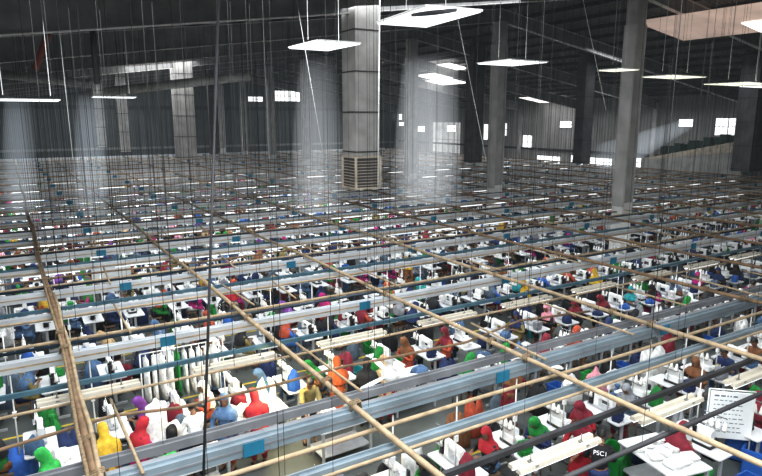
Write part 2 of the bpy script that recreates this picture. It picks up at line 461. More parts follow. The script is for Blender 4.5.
# cross poles run the other way, over the trays
NX = 14
for j in range(NX):
    X = .55 + 3.6 * j
    p = empty('hanging_cross_pole')
    tag(p, '%s bamboo cross pole from the left, lashed over the cable trays' % ('knotty rope wrapped first' if j == 0 else nth(j)), 'cross pole', 'bamboo cross poles')
    y0 = max(2.4, (X - 4) / 2.3); pts = []; Y = y0; ph = random.random() * 9
    while Y < T(NL - 1) + 1:
        pts.append((X + .03 * math.sin(Y * .5 + ph), Y, TZ + .19 + .015 * math.sin(Y * .8 + ph))); Y += 1.3
    MB().tube(pts, .048 if j else .055, 6).build('pole', 'tan' if j in (1, 2, 3) else 'tan_dk', p)
    if j == 0:
        MB().tube([(x + .07 + .02 * math.sin(y * 3), y, z + .03) for x, y, z in pts if y < 17], .035, 6).build('second_pole', 'tan', p)
        MB().tube([(x - .06 + .02 * math.sin(y * 4), y, z + .02) for x, y, z in pts if y < 34], .03, 6).build('cable_bundle', 'rope', p)
    for k in range(NL):
        for d in ((0,) if k > 5 else (-.02, .95)):
            Y = T(k) + d
            if Y < y0 + .2: continue
            mb = MB()
            for q in range(3):
                mb.tube([(X - .09 + q * .02, Y - .05 + q * .05, TZ + .135), (X - .07, Y - .05 + q * .05, TZ + .25), (X + .08, Y - .04 + q * .05, TZ + .26), (X + .09, Y - .03 + q * .05, TZ + .135)], .014, 4)
            mb.build('lashing', 'rope', p)
    Y = y0 + .9
    while Y < (9 if j < 2 else 6): Y += 4.87
    while Y < 60:
        MB().tube([(X + .06, Y, TZ + .2), (X + .06, Y, roof_z(X) - .05)], .004 if Y < 14 else .006 if Y < 30 else .008, 4).build('hanger_rod', 'rod', p); Y += 4.87

nb = 0
for k in range(0, 8):
    X = random.uniform(.8, 2.0); n = 0
    while X < xmax(T(k)) - 1 and nb < 110:
        y0 = T(k) + random.choice([-.2, .4, .9]); L = random.uniform(1.6, 2.6); sk = random.uniform(-.15, .15)
        o = MB().tube([(0, 0, 0), (sk, L, .02)], .024, 5).build('hanging_cross_batten', 'tan'); o.location = (X, y0, TZ + .165); nb += 1
        if abs(((X - .55 + 1.8) % 3.6) - 1.8) < .35: o.location.x += .6
        tag(o, 'short tan batten laid over the rails, %s from the left beyond the %s' % (nth(n), tray_name(k)), 'batten', 'short battens over the rails'); n += 1
        X += random.uniform(1.6, 3.6)

# twin batten tube lights
def make_fixture():
    r = empty('hanging_tube_light')
    for s in (-1, 1):
        b_ = MB().prism([(s * .075 - .05, .0), (s * .075 + .05, .0), (s * .075 + .035, .06), (s * .075 - .035, .06)], 'x', -.8, .8).build('batten', 'cream', r)
        MB().tube([(-.76, s * .075, -.03), (.76, s * .075, -.03)], .02, 6).build('lit_tube', 'tube', r)
    e = MB()
    for x in (-.5, .5): MB().tube([(x, 0, .045), (x, 0, .17)], .01, 4).box((x, 0, .045), (.05, .26, .015)).build('bracket', 'steel', r)
    return Proto(r)
fx = make_fixture(); nfx = 0
for k in range(NL):
    X = .8 - 2.55 if k else 6.16; n = 0; Y = T(k) - (1.6 if k else 2.22)
    while X < xmax(Y) - 1:
        if (k >= 8 or visible(X, Y, 2.4)) and nfx < 300:
            o = fx.get((X, Y, TZ - .13)); nfx += 1
            tag(o, 'cream twin tube light, %s from the left of the row before the %s' % (nth(n), tray_name(k)), 'tube light', 'twin tube lights'); n += 1
        X += 2.55

# ------------------------------------------------------------------ sewing tables and machines
def make_table(full=True):
    def top(mb, mi=0): return mb.rbox((0, 0, .732), (.58, 1.14, .036), .05, mi, 3, .006)
    def leg(mb, s, mi=0):
        mb.box((0, s * .44, .40), (.07, .04, .63), mi); mb.box((0, s * .44, .025), (.52, .05, .05), mi); mb.box((0, s * .44, .695), (.46, .05, .03), mi)
        return mb
    def motor(mb, mi=0):
        mb.lathe((-.10, .16, .52), [(.06, -.13), (.075, -.11), (.075, .09), (.05, .12)], 10, mi, 'y'); mb.box((-.10, .16, .64), (.08, .14, .10), mi); return mb
    def tread(mb, mi=0): mb.box((-.10, 0, .12), (.20, .30, .02), mi); mb.box((-.1, 0, .09), (.02, .84, .03), mi); return mb
    def drawer(mb, mi=0): mb.box((.05, -.36, .655), (.34, .16, .09), mi); return mb
    if not full:
        mb = MB(); top(mb); leg(mb, -1, 1); leg(mb, 1, 1); motor(mb, 2); tread(mb, 2)
        return Proto(mb.build('sewing_table', ['top', 'leg', 'mach_dk']))
    r = empty('sewing_table')
    top(MB()).build('tabletop', 'top', r)
    for s in (-1, 1): leg(MB(), s).build('leg', 'leg', r)
    motor(MB()).build('motor', 'mach_dk', r); tread(MB()).build('treadle', 'steel_dk', r); drawer(MB()).build('drawer', 'leg', r)
    return Proto(r)

def make_lock(full=True):
    def bed(mb, mi=0): mb.rbox((0, 0, .035), (.18, .50, .07), .03, mi, 2, .01); return mb
    def arm(mb, mi=0):
        mb.prism([(-.065, .07), (.065, .07), (.06, .33), (.045, .37), (-.045, .37), (-.06, .33)], 'y', .12, .24, mi)       # pillar
        mb.prism([(-.05, .24), (.05, .24), (.055, .30), (.04, .36), (-.04, .36), (-.055, .30)], 'y', -.16, .13, mi)        # arm
        mb.prism([(-.05, .15), (.05, .15), (.055, .33), (.035, .36), (-.035, .36), (-.055, .33)], 'y', -.245, -.15, mi)    # head
        return mb
    def wheel(mb, mi=0): mb.lathe((0, .265, .28), [(.02, -.02), (.075, -.015), (.08, .0), (.075, .02), (.03, .035)], 12, mi, 'y'); return mb
    def bar(mb, mi=0): mb.tube([(0, -.2, .16), (0, -.2, .075)], .01, 5, mi); mb.box((0, -.2, .078), (.03, .045, .01), mi); return mb
    def stand(mb, mi=0):
        mb.tube([(-.05, .40, .0), (-.05, .40, .55)], .009, 5, mi); mb.box((-.05, .40, .555), (.02, .26, .012), mi); mb.box((-.05, .40, .22), (.14, .26, .012), mi); return mb
    def cone(mb, s, mi=0): mb.lathe((-.05, .40 + s * .075, .301 if False else .228), [(.042, 0), (.045, .02), (.022, .15), (.012, .155)], 8, mi); return mb
    if not full:
        mb = MB(); bed(mb); arm(mb); wheel(mb, 1); mb.box((0, .33, .16), (.15, .1, .26), 1); mb.box((0, -.2, .14), (.11, .1, .05), 1); stand(mb, 2); cone(mb, 1, 0); cone(mb, -1, 0); return Proto(mb.build('sewing_machine', ['mach', 'mach_dk', 'chrome']))
    r = empty('sewing_machine')
    MB().rbox((0, .33, .16), (.15, .10, .26), .03, 0, 2, .01).build('belt_cover', 'mach_dk', r)
    bed(MB()).build('bed', 'leg', r); a = arm(MB()).build('arm', 'mach', r)
    MB().box((.06, .02, .30), (.012, .09, .05)).build('control_panel', 'mach_dk', a)
    wheel(MB()).build('handwheel', 'mach_dk', r); bar(MB()).build('needle_bar', 'chrome', r)
    s = stand(MB()).build('thread_stand', 'chrome', r)
    for q in (-1, 1): cone(MB(), q).build('thread_cone', 'thread', s)
    return Proto(r)
def make_over(full=True):
    def bed(mb, mi=0): mb.rbox((0, .02, .10), (.24, .36, .20), .04, mi, 2, .015); return mb
    def arm(mb, mi=0): mb.prism([(-.09, .20), (.09, .20), (.07, .33), (-.03, .37), (-.08, .33)], 'y', -.14, .17, mi); mb.box((.0, -.20, .19), (.16, .12, .05), mi); return mb
    def wheel(mb, mi=0): mb.lathe((0, .22, .17), [(.02, -.02), (.07, -.015), (.075, .0), (.07, .02), (.03, .035)], 12, mi, 'y'); return mb
    def stand(mb, mi=0):
        mb.tube([(-.14, .1, 0), (-.14, .1, .62)], .009, 5, mi); mb.box((-.14, .1, .62), (.02, .46, .012), mi); mb.box((-.14, .1, .37), (.10, .46, .012), mi); return mb
    def cone(mb, s, mi=0): mb.lathe((-.14, .1 + s * .066, .378), [(.045, 0), (.048, .02), (.022, .16), (.012, .165)], 8, mi); return mb
    if not full:
        mb = MB(); bed(mb); arm(mb); wheel(mb, 1); stand(mb, 2)
        for q in (-3, -1, 1, 3): cone(mb, q, 0)
        mb.box((.08, -.15, .27), (.05, .07, .14), 1); mb.box((.125, .02, .1), (.02, .2, .1), 1)
        return Proto(mb.build('overlock_machine', ['mach', 'mach_dk', 'chrome']))
    r = empty('overlock_machine')
    bed(MB()).build('bed', 'mach', r); arm(MB()).build('cover', 'mach', r); MB().rbox((.0, .02, .03), (.27, .40, .06), .04, 0, 2, .01).build('oil_tray', 'mach_dk', r); wheel(MB()).build('handwheel', 'mach_dk', r)
    MB().box((.08, -.15, .27), (.05, .07, .14)).build('needle_head', 'mach_dk', r)
    s = stand(MB()).build('thread_stand', 'chrome', r)
    for q in (-3, -1, 1, 3): cone(MB(), q).build('thread_cone', 'thread', s)
    return Proto(r)
TAB, TABS = make_table(), make_table(False)
LOCK, LOCKS, OVER, OVERS = make_lock(), make_lock(False), make_over(), make_over(False)

def make_stool():
    r = empty('work_stool')
    MB().rbox((0, 0, .365), (.34, .30, .04), .03, 0, 2, .006).build('seat', 'stool', r)
    for sx in (-1, 1):
        for sy in (-1, 1): MB().tube([(sx * .14, sy * .12, .0), (sx * .12, sy * .10, .345)], .018, 5).build('leg', 'stool', r)
    return Proto(r)
STOOL = make_stool()

def lump(w, d, h, seed, n=14, rings=7):
    """a soft heap of folded cloth"""
    rnd = random.Random(seed); ph = [rnd.uniform(0, 6.28) for _ in range(6)]
    mb = MB(); vs, fs = [], []
    for i in range(rings):
        t = i / (rings - 1); rr = (1 - t ** 3.2) ** .6 if t < 1 else .28
        for k in range(n):
            a = 2 * PI * k / n
            q = 1 + .13 * math.sin(2 * a + ph[0]) + .10 * math.sin(5 * a + ph[1] + t * 4) + .06 * math.sin(7 * a + ph[2])
            z = h * math.sin(t * PI / 2) * (1 + .22 * math.sin(a * 2 + ph[3]) * t + .1 * math.sin(a * 5 + ph[4]))
            vs.append((w / 2 * rr * q * math.cos(a), d / 2 * rr * q * math.sin(a), z))
    for i in range(rings - 1):
        for k in range(n): fs.append((i * n + k, i * n + (k + 1) % n, (i + 1) * n + (k + 1) % n, (i + 1) * n + k))
    fs.append(tuple(range((rings - 1) * n, rings * n))); fs.append(tuple(reversed(range(n))))
    mb.add(vs, fs, 0, True); return mb
def stackm(seed):
    rnd = random.Random(seed); mb = MB(); z = 0
    for i in range(6):
        h = rnd.uniform(.022, .04); mb.rbox((rnd.uniform(-.02, .02), rnd.uniform(-.02, .02), z + h / 2), (rnd.uniform(.30, .36), rnd.uniform(.24, .3), h), .03, 0, 2, .008); z += h
    return mb
PILES = [Proto(lump(.44, .40, .22, 3).build('garment_pile', 'cloth')), Proto(lump(.50, .34, .16, 5).build('garment_pile', 'cloth')),
         Proto(lump(.36, .42, .30, 8).build('garment_pile', 'cloth')), Proto(stackm(4).build('folded_garments', 'cloth'))]
FLOORP = [Proto(lump(.62, .55, .50, 21).build('garment_bundle', 'cloth')), Proto(lump(.55, .7, .40, 22).build('garment_bundle', 'cloth'))]
def make_crate():
    r = empty('plastic_crate')
    mb = MB(); w, d, h, t = .50, .36, .30, .02
    mb.box((0, 0, .012), (w, d, .024))
    for s in (-1, 1):
        mb.box((s * (w / 2 - t / 2), 0, h / 2), (t, d, h)); mb.box((0, s * (d / 2 - t / 2), h / 2), (w, t, h))
        mb.box((0, s * (d / 2 + .008), h - .03), (w + .03, .016, .05)); mb.box((s * (w / 2 + .008), 0, h - .03), (.016, d, .05))
        for q in (-.15, 0, .15): mb.box((q, s * (d / 2 + .006), h / 2 - .03), (.02, .012, h - .08))
    mb.build('tub', 'crate', r)
    return Proto(r)
CRATE = make_crate()
mb = lump(.5, .5, .5, 31); mb.lathe((0, 0, .46), [(.12, .0), (.07, .08), (.045, .12), (.09, .20), (.07, .22)], 9); SACK = Proto(mb.build('cloth_sack', 'cloth'))
def make_drop():
    r = empty('hanging_power_drop')
    MB().tube([(0, 0, .76), (0, 0, 2.33)], .014, 5).build('conduit', 'rod_lt', r)
    MB().box((0, 0, 1.55), (.07, .05, .12)).build('switch_box', 'white_pl', r)
    return Proto(r)
DROP = make_drop()

# ------------------------------------------------------------------ people
def skin_mesh(vs, es, rs, sub=1):
    me = bpy.data.meshes.new('sk'); me.from_pydata([tuple(v) for v in vs], es, [])
    o = bpy.data.objects.new('sk', me); C.objects.link(o)
    md = o.modifiers.new('s', 'SKIN'); md.use_smooth_shade = True
    for i, r in enumerate(rs):
        sv = me.skin_vertices[0].data[i]; sv.radius = (r, r) if not isinstance(r, tuple) else r; sv.use_root = (i == 0)
    if sub:
        m2 = o.modifiers.new('d', 'SUBSURF'); m2.levels = m2.render_levels = sub
    dg = bpy.context.evaluated_depsgraph_get(); ev = o.evaluated_get(dg)
    t = ev.to_mesh(); out = ([tuple(v.co) for v in t.vertices], [tuple(p.vertices) for p in t.polygons])
    ev.to_mesh_clear(); bpy.data.objects.remove(o); bpy.data.meshes.remove(me)
    return out
def ik(a, b, l1, l2, pole):
    a, b = Vector(a), Vector(b); d = b - a; L = min(d.length, (l1 + l2) * .995)
    b = a + d.normalized() * L
    x = (l1 * l1 - l2 * l2 + L * L) / (2 * L); h = math.sqrt(max(l1 * l1 - x * x, 1e-5))
    n = d.normalized(); p = Vector(pole); p = (p - n * p.dot(n)).normalized()
    return a + n * x + p * h, b

def make_person(pose, lean, nod, hands, dress='tunic', head='scarf', turn=0., pr=None, collar=False, sub=1):
    """facing +Y, feet on z = 0.  pose: 'sit' or 'stand'; hands: two wrist targets"""
    up = Vector((0, math.sin(lean), math.cos(lean)))
    hip = Vector((0, 0, .56)) if pose == 'sit' else Vector((0, -.10 * (lean > .3), .86))
    belly, chest, neck = hip + up * .17, hip + up * .36, hip + up * .52; yoke = hip + up * .43
    hd = Vector((math.sin(turn) * .0, math.sin(lean + nod), math.cos(lean + nod)))
    headc = neck + hd * .15
    J = [hip, belly, chest, neck, neck + hd * .07]; Rr = [(.135, .105), (.125, .095), (.12, .085), .052, .05]
    E = [(0, 1), (1, 2), (2, 3), (3, 4)]
    TJ, TR, TE = [hip, belly, chest, yoke, neck - up * .015], [(.15, .125), (.15, .12), (.165, .125), (.15, .11), .072], [(0, 1), (1, 2), (2, 3), (3, 4)]
    arms = []
    for s in (-1, 1):
        sh = chest + Vector((s * .165, 0, 0)) + up * .06
        el, wr = ik(sh, hands[0 if s < 0 else 1], .28, .25, (s * .7, -.3, -.6))
        d = (wr - el).normalized(); pm = wr + d * .075
        b = len(J); J += [sh, el, wr, pm]; Rr += [.052, .042, .029, (.036, .018)]; E += [(2, b), (b, b + 1), (b + 1, b + 2), (b + 2, b + 3)]
        b = len(TJ); cuff = el + (wr - el) * (.85 if dress != 'shirt' else .12)
        TJ += [sh, el, cuff] if dress != 'shirt' else [sh, el, cuff]; TR += [.072, .06, .05]; TE += [(2, b), (b, b + 1), (b + 1, b + 2)]
        arms.append((s, wr, pm, d))
    legs = []
    for s in (-1, 1):
        hp = hip + Vector((s * .09, 0, -.04))
        if pose == 'sit': kn, an = Vector((s * .13, .40, .50)), Vector((s * .13, .36, .09))
        else: kn, an = Vector((s * .10, .02 + hip.y * .3, .46)), Vector((s * .11, -.03, .09))
        toe = an + Vector((s * .02, .15, -.05))
        b = len(J); J += [hp, kn, an, toe]; Rr += [.085, .055, .038, .032]; E += [(0, b), (b, b + 1), (b + 1, b + 2), (b + 2, b + 3)]
        legs.append((hp, kn, an))
    vs, fs = skin_mesh(J, E, Rr, sub)
    mb = MB(); mb.add(vs, fs, 0, True)
    # head: rings from chin to crown with brow, nose, ears
    ct, st = math.cos(turn), math.sin(turn)
    fz = hd; fy = Vector((0, math.cos(lean + nod), -math.sin(lean + nod))); fx_ = Vector((1, 0, 0))
    fy, fx_ = fy * ct + fx_ * st, fx_ * ct - fy * st
    def H(x, y, z): return headc + fx_ * x + fy * y + fz * z
    prof = [(-.115, .03, .035, .045), (-.095, .048, .055, .035), (-.06, .062, .078, .015), (-.02, .070, .090, .0), (.03, .074, .095, -.003), (.075, .068, .088, -.008), (.105, .045, .06, -.01), (.12, .012, .016, -.01)]
    n = 12; hv, hf = [], []
    for z, rx, ry, oy in prof:
        for k in range(n):
            a = 2 * PI * k / n; y = math.sin(a)
            hv.append(H(rx * math.cos(a), ry * y * (.93 if y > .9 else 1) + oy, z))
    for i in range(len(prof) - 1):
        for k in range(n): hf.append((i * n + k, i * n + (k + 1) % n, (i + 1) * n + (k + 1) % n, (i + 1) * n + k))
    hf += [tuple(reversed(range(n))), tuple(range((len(prof) - 1) * n, len(prof) * n))]
    mb.add(hv, hf, 0, True)
    mb.add([H(-.016, .085, -.045), H(.016, .085, -.045), H(0, .118, -.04), H(0, .086, .02), H(0, .088, -.055)], [(0, 2, 3), (2, 1, 3), (0, 4, 2), (4, 1, 2)], 0, True)
    for s in (-1, 1):
        mb.add([H(s * .032 + dx, .088, .012 + dz) for dx, dz in ((-.014, 0), (0, -.007), (.014, 0), (0, .007))], [(0, 1, 2, 3)], 1)
        mb.add([H(s * .034 + dx, .090, .03 + dz) for dx, dz in ((-.018, -.002), (.018, -.002), (.018, .004), (-.018, .004))], [(0, 1, 2, 3)], 1)
        mb.add([H(s * .072, .0, .02), H(s * .088, -.02, .025), H(s * .086, -.022, -.02), H(s * .072, .0, -.035), H(s * .07, -.02, 0)], [(0, 1, 2, 3), (0, 4, 1), (2, 4, 3)], 0)
    mb.add([H(-.024, .088, -.068), H(0, .094, -.074), H(.024, .088, -.068), H(0, .094, -.062)], [(0, 1, 2, 3)], 2)
    # hands: four fingers of unequal length and a thumb from the side of the palm
    for s, wr, pm, d in arms:
        side = d.cross(Vector((0, 0, 1))).normalized(); dn = side.cross(d).normalized()
        if dn.z > 0: dn = -dn
        for q, L in zip((-1.5, -.5, .5, 1.5), (.060, .075, .080, .068)):
            o = pm + side * (q * .017 * -s) + d * .012
            mb.tube([o - d * .02, o + d * L * .45 + dn * .004, o + d * L * .78 + dn * .02, o + d * L * .95 + dn * .04], [.0095, .009, .008, .006], 5)
        o = wr + d * .03 + side * (-s * .03)
        mb.tube([wr + d * .02, o + d * .015 + dn * .006, o + d * .055 + side * (-s * .016) + dn * .014], [.012, .0105, .007], 5)
    body = mb.build('person', ['skin', 'eye', 'lip'])
    # tunic or shirt
    tb = MB(); vs, fs = skin_mesh(TJ, TE, TR, sub); tb.add(vs, fs, 0, True)
    if dress != 'shirt':
        vs, fs = [], []; n = 18
        if pose == 'stand':
            rings = [(hip + up * .14, .15, .118), (hip + Vector((0, 0, -.02)), .178, .145), (Vector((0, hip.y * .6, .62)), .205, .17), (Vector((0, hip.y * .3, .46)), .225, .19), (Vector((0, 0, .34)), .24, .205)]
            for i, (c, rx, ry) in enumerate(rings):
                for k in range(n):
                    a = 2 * PI * k / n; q = 1 + .015 * i * math.sin(6 * a + i)
                    vs.append(c + Vector((rx * q * math.cos(a), ry * q * math.sin(a), 0)))
        else:
            rings = [(hip + up * .12, .15, .125, 0), (hip + Vector((0, .06, -.005)), .19, .16, .2), (hip + Vector((0, .20, -.035)), .205, .115, 1.2), (hip + Vector((0, .36, -.05)), .215, .105, 1.45), (hip + Vector((0, .43, -.14)), .22, .13, 1.9)]
            for i, (c, rx, ry, tl) in enumerate(rings):
                for k in range(n):
                    a = 2 * PI * k / n; q = 1 + .012 * i * math.sin(6 * a + i)
                    y, z = ry * q * math.sin(a), 0
                    vs.append(c + Vector((rx * q * math.cos(a), y * math.cos(tl), -y * math.sin(tl) * -1 if False else y * -math.sin(tl) * -1)))
        for i in range(len(rings) - 1):
            for k in range(n): fs.append((i * n + k, i * n + (k + 1) % n, (i + 1) * n + (k + 1) % n, (i + 1) * n + k))
        tb.add(vs, fs, 0, True)
    tun = tb.build('tunic' if dress != 'shirt' else 'shirt', 'cloth', body)
    # trousers
    rb = MB()
    vs, fs = skin_mesh([hip] + [p for l in legs for p in (l[0], l[1], l[2] + Vector((0, 0, .03)))], [(0, 1), (1, 2), (2, 3), (0, 4), (4, 5), (5, 6)], [(.14, .115), .10, .075, .062, .10, .075, .062], sub)
    rb.add(vs, fs, 0, True); rb.build('trousers', 'cloth', body)
    for s, l in zip((-1, 1), legs):
        an = l[2]; MB().lathe((an.x + s * .01, an.y + .06, .0), [(.045, .004), (.048, .02), (.04, .05), (.02, .07)], 8, 0, 'z', .95, 2.6).build('shoe', 'mach_dk', body)
    if head == 'scarf':
        n = 20
        back = -Vector((0, math.cos(lean), -math.sin(lean)))
        rings = [(H(0, -.012, .135), .018, .02, hd), (H(0, -.014, .118), .062, .075, hd), (H(0, -.012, .07), .086, .108, hd), (H(0, -.012, .01), .094, .118, hd), (H(0, -.012, -.06), .090, .115, hd),
                 (neck + hd * .03 + back * .01, .088, .10, up), (neck - up * .045, .15, .115, up), (chest + up * .08, .225, .150, up), (chest - up * .04, .255, .168, up), (chest - up * .14, .235, .165, up)]
        vs, fs = [], []
        for i, (c, rx, ry, ax) in enumerate(rings):
            if i < 5: ex, ey = fx_, fy
            else: ex = Vector((1, 0, 0)); ey = ex.cross(ax) * -1; ey = ax.cross(ex)
            for k in range(n):
                a = 2 * PI * k / n; w_ = 1 + (.035 * math.sin(5 * a + i) if i > 5 else .01 * math.sin(3 * a + i))
                vs.append(c + ex * (rx * w_ * math.cos(a)) + ey * (ry * w_ * math.sin(a)) - ax * (.05 * max(0, -math.sin(a)) * (i == 9)))
        for i in range(len(rings) - 1):
            for k in range(n):
                a = (k + .5) / n * 2 * PI
                front = math.sin(a) > .62
                if front and 2 <= i <= 4: continue
                if i >= 8 and math.sin(a) > .2: continue
                fs.append((i * n + k, i * n + (k + 1) % n, (i + 1) * n + (k + 1) % n, (i + 1) * n + k))
        sb = MB(); sb.add(vs, fs, 0, True); sb.add(vs[:n], [tuple(range(n))], 0, True)
        sb.build('headscarf', 'cloth', body)
    else:
        n = 14; rings = [(.132, .02, .03, -.01), (.118, .06, .075, -.012), (.08, .080, .10, -.012), (.03, .083, .104, -.014), (-.03, .078, .100, -.02), (-.07, .06, .08, -.03)]
        vs, fs = [], []
        for z, rx, ry, oy in rings:
            for k in range(n):
                a = 2 * PI * k / n; vs.append(H(rx * math.cos(a), ry * math.sin(a) + oy, z))
        for i in range(len(rings) - 1):
            for k in range(n):
                a = (k + .5) / n * 2 * PI
                if math.sin(a) > .35 and i >= 2: continue
                if i >= 3 and math.sin(a) > -.1: continue
                fs.append((i * n + k, i * n + (k + 1) % n, (i + 1) * n + (k + 1) % n, (i + 1) * n + k))
        fs.append(tuple(range(n)))
        hb = MB(); hb.add(vs, fs, 0, True); hb.build('hair', 'hair', body)
        if head == 'cap':
            cb = MB(); vs, fs = [], []
            for z, rx, ry in ((.140, .02, .03), (.132, .06, .075), (.10, .088, .108), (.055, .092, .114)):
                for k in range(n):
                    a = 2 * PI * k / n; vs.append(H(rx * math.cos(a), ry * math.sin(a) - .012, z))
            for i in range(3):
                for k in range(n): fs.append((i * n + k, i * n + (k + 1) % n, (i + 1) * n + (k + 1) % n, (i + 1) * n + k))
            fs.append(tuple(range(n))); cb.add(vs, fs, 0, True)
            cb.add([H(-.07, .07, .056), H(.07, .07, .056), H(.06, .17, .045), (H(0, .19, .042)), H(-.06, .17, .045)], [(0, 1, 2, 3, 4)], 0)
            cb.build('cap', 'cloth', body)
    return Proto(body)

SIT = [make_person('sit', .22, .42, ((-.10, .31, .82), (.10, .33, .82))),
       make_person('sit', .42, .35, ((-.14, .34, .82), (.06, .36, .82)), turn=.25),
       make_person('sit', .12, .25, ((-.16, .31, .83), (.16, .31, .83)), turn=-.3)]
STAND = [make_person('stand', .14, .35, ((-.16, .36, .88), (.14, .38, .88))),
         make_person('stand', .42, .3, ((-.16, .52, .86), (.14, .54, .86)), turn=.2),
         make_person('stand', .03, .12, ((-.24, .06, .72), (.2, .24, .86)), turn=-.5)]
CAPMAN = make_person('stand', .22, .3, ((-.14, .36, .88), (.16, .38, .88)), 'shirt', 'cap')
MSTAND = [make_person('stand', .10, .35, ((-.14, .34, .92), (.14, .34, .92)), 'shirt', 'hair'),
          make_person('stand', .38, .25, ((-.18, .50, .88), (.16, .52, .88)), 'shirt', 'hair', turn=.3)]
MSIT = [make_person('sit', .25, .35, ((-.12, .33, .82), (.12, .33, .82)), 'shirt', 'cap'),
        make_person('sit', .20, .40, ((-.12, .33, .82), (.12, .33, .82)), 'shirt', 'hair')]

COL = {'white': (.80, .80, .78), 'green': (.012, .20, .035), 'bright green': (.03, .36, .07), 'red': (.33, .012, .022), 'maroon': (.20, .015, .03), 'black': (.012, .012, .014),
       'navy': (.015, .03, .10), 'brown': (.20, .085, .035), 'tan': (.42, .30, .16), 'yellow': (.52, .33, .025), 'lime': (.62, .70, .04), 'orange': (.42, .085, .02), 'magenta': (.40, .015, .16), 'pink': (.70, .30, .36),
       'teal': (.02, .28, .30), 'blue': (.03, .12, .42), 'denim': (.08, .15, .27), 'purple': (.18, .05, .28), 'grey': (.25, .26, .28), 'rust': (.38, .07, .03), 'olive': (.20, .16, .06), 'aqua': (.03, .52, .45), 'slate': (.10, .14, .19)}
SCARF = ['white', 'green', 'green', 'red', 'maroon', 'black', 'black', 'navy', 'brown', 'yellow', 'orange', 'magenta', 'teal', 'purple', 'rust', 'grey', 'slate', 'olive', 'navy', 'black', 'black', 'slate', 'brown', 'maroon', 'denim', 'tan', 'pink', 'navy']
TUN = ['maroon', 'black', 'navy', 'brown', 'denim', 'black', 'slate', 'rust', 'olive', 'green', 'black', 'blue', 'magenta', 'grey', 'navy']
PILEC = ['white', 'white', 'white', 'navy', 'black', 'denim', 'navy', 'white', 'grey', 'slate', 'blue', 'black', 'green', 'white', 'maroon']
PEOPLE = []
def dress(o, scarf, tunic, trousers):
    for ch in [c for c in CH(o)]:
        n = ch.name.split('.')[0]
        c = COL[{'headscarf': scarf, 'cap': scarf, 'tunic': tunic, 'shirt': tunic, 'trousers': trousers}.get(n, 'black')]
        ch.color = (*c, 1)
        if n == 'tunic' and False: pass
CHX = {}
def CH(o):
    return [c for c in o.children]

# ------------------------------------------------------------------ stations
def pole_bay(X):
    j = math.floor((X - .55) / 3.6)
    return 'before the first pole' if j < 0 else 'past %s pole' % nth(j)
SEAT = {}
def seatno(k, r, X):
    key = (k, r, pole_bay(X)); SEAT[key] = SEAT.get(key, 0) + 1; return SEAT[key] - 1
STATIONS = []
for k in range(-1, NL):
    for r in (0, 1):
        Y = T(k) + (.35 if r else -1.5)
        if Y < 4.5: continue
        n = -2
        while True:
            X = 1.20 + 1.32 * n + (.1 if r else .55); n += 1
            if X > 47.6: break
            if X < -2.4: continue
            jx, jy = random.uniform(-.07, .07), random.uniform(-.06, .06)
            if k == 1 and r == 0 and X < 8.6: continue         # the inspection tables stand here
            if abs(X - RIDGE) < 1.2 and any(abs(Y - f) < 1.0 for f in FRAMES): continue
            if k == 0 and r == 0 and 7.5 < X < 10.5: continue     # the cloth strewn table
            if not visible(X, Y, .8, 60): continue
            d = px(X, Y, .8)[2]
            STATIONS.append((d, k, r, X + jx, Y + jy))
STATIONS.sort(key=lambda s: (s[0]))
NEAR, FULL = 296, 110
chosen = sorted(STATIONS[:NEAR], key=lambda s: (s[1], s[2], s[3]))
rank = {id(s): i for i, s in enumerate(STATIONS)}
FARP = []
nl = ['near row', 'far row']
CUST = {}   # (k, r, index-from-left) -> custom worker
cnt_p = 0; NPILE = 0; NCR = 0; NDROP = 0; NFB = 0; NSK = 0
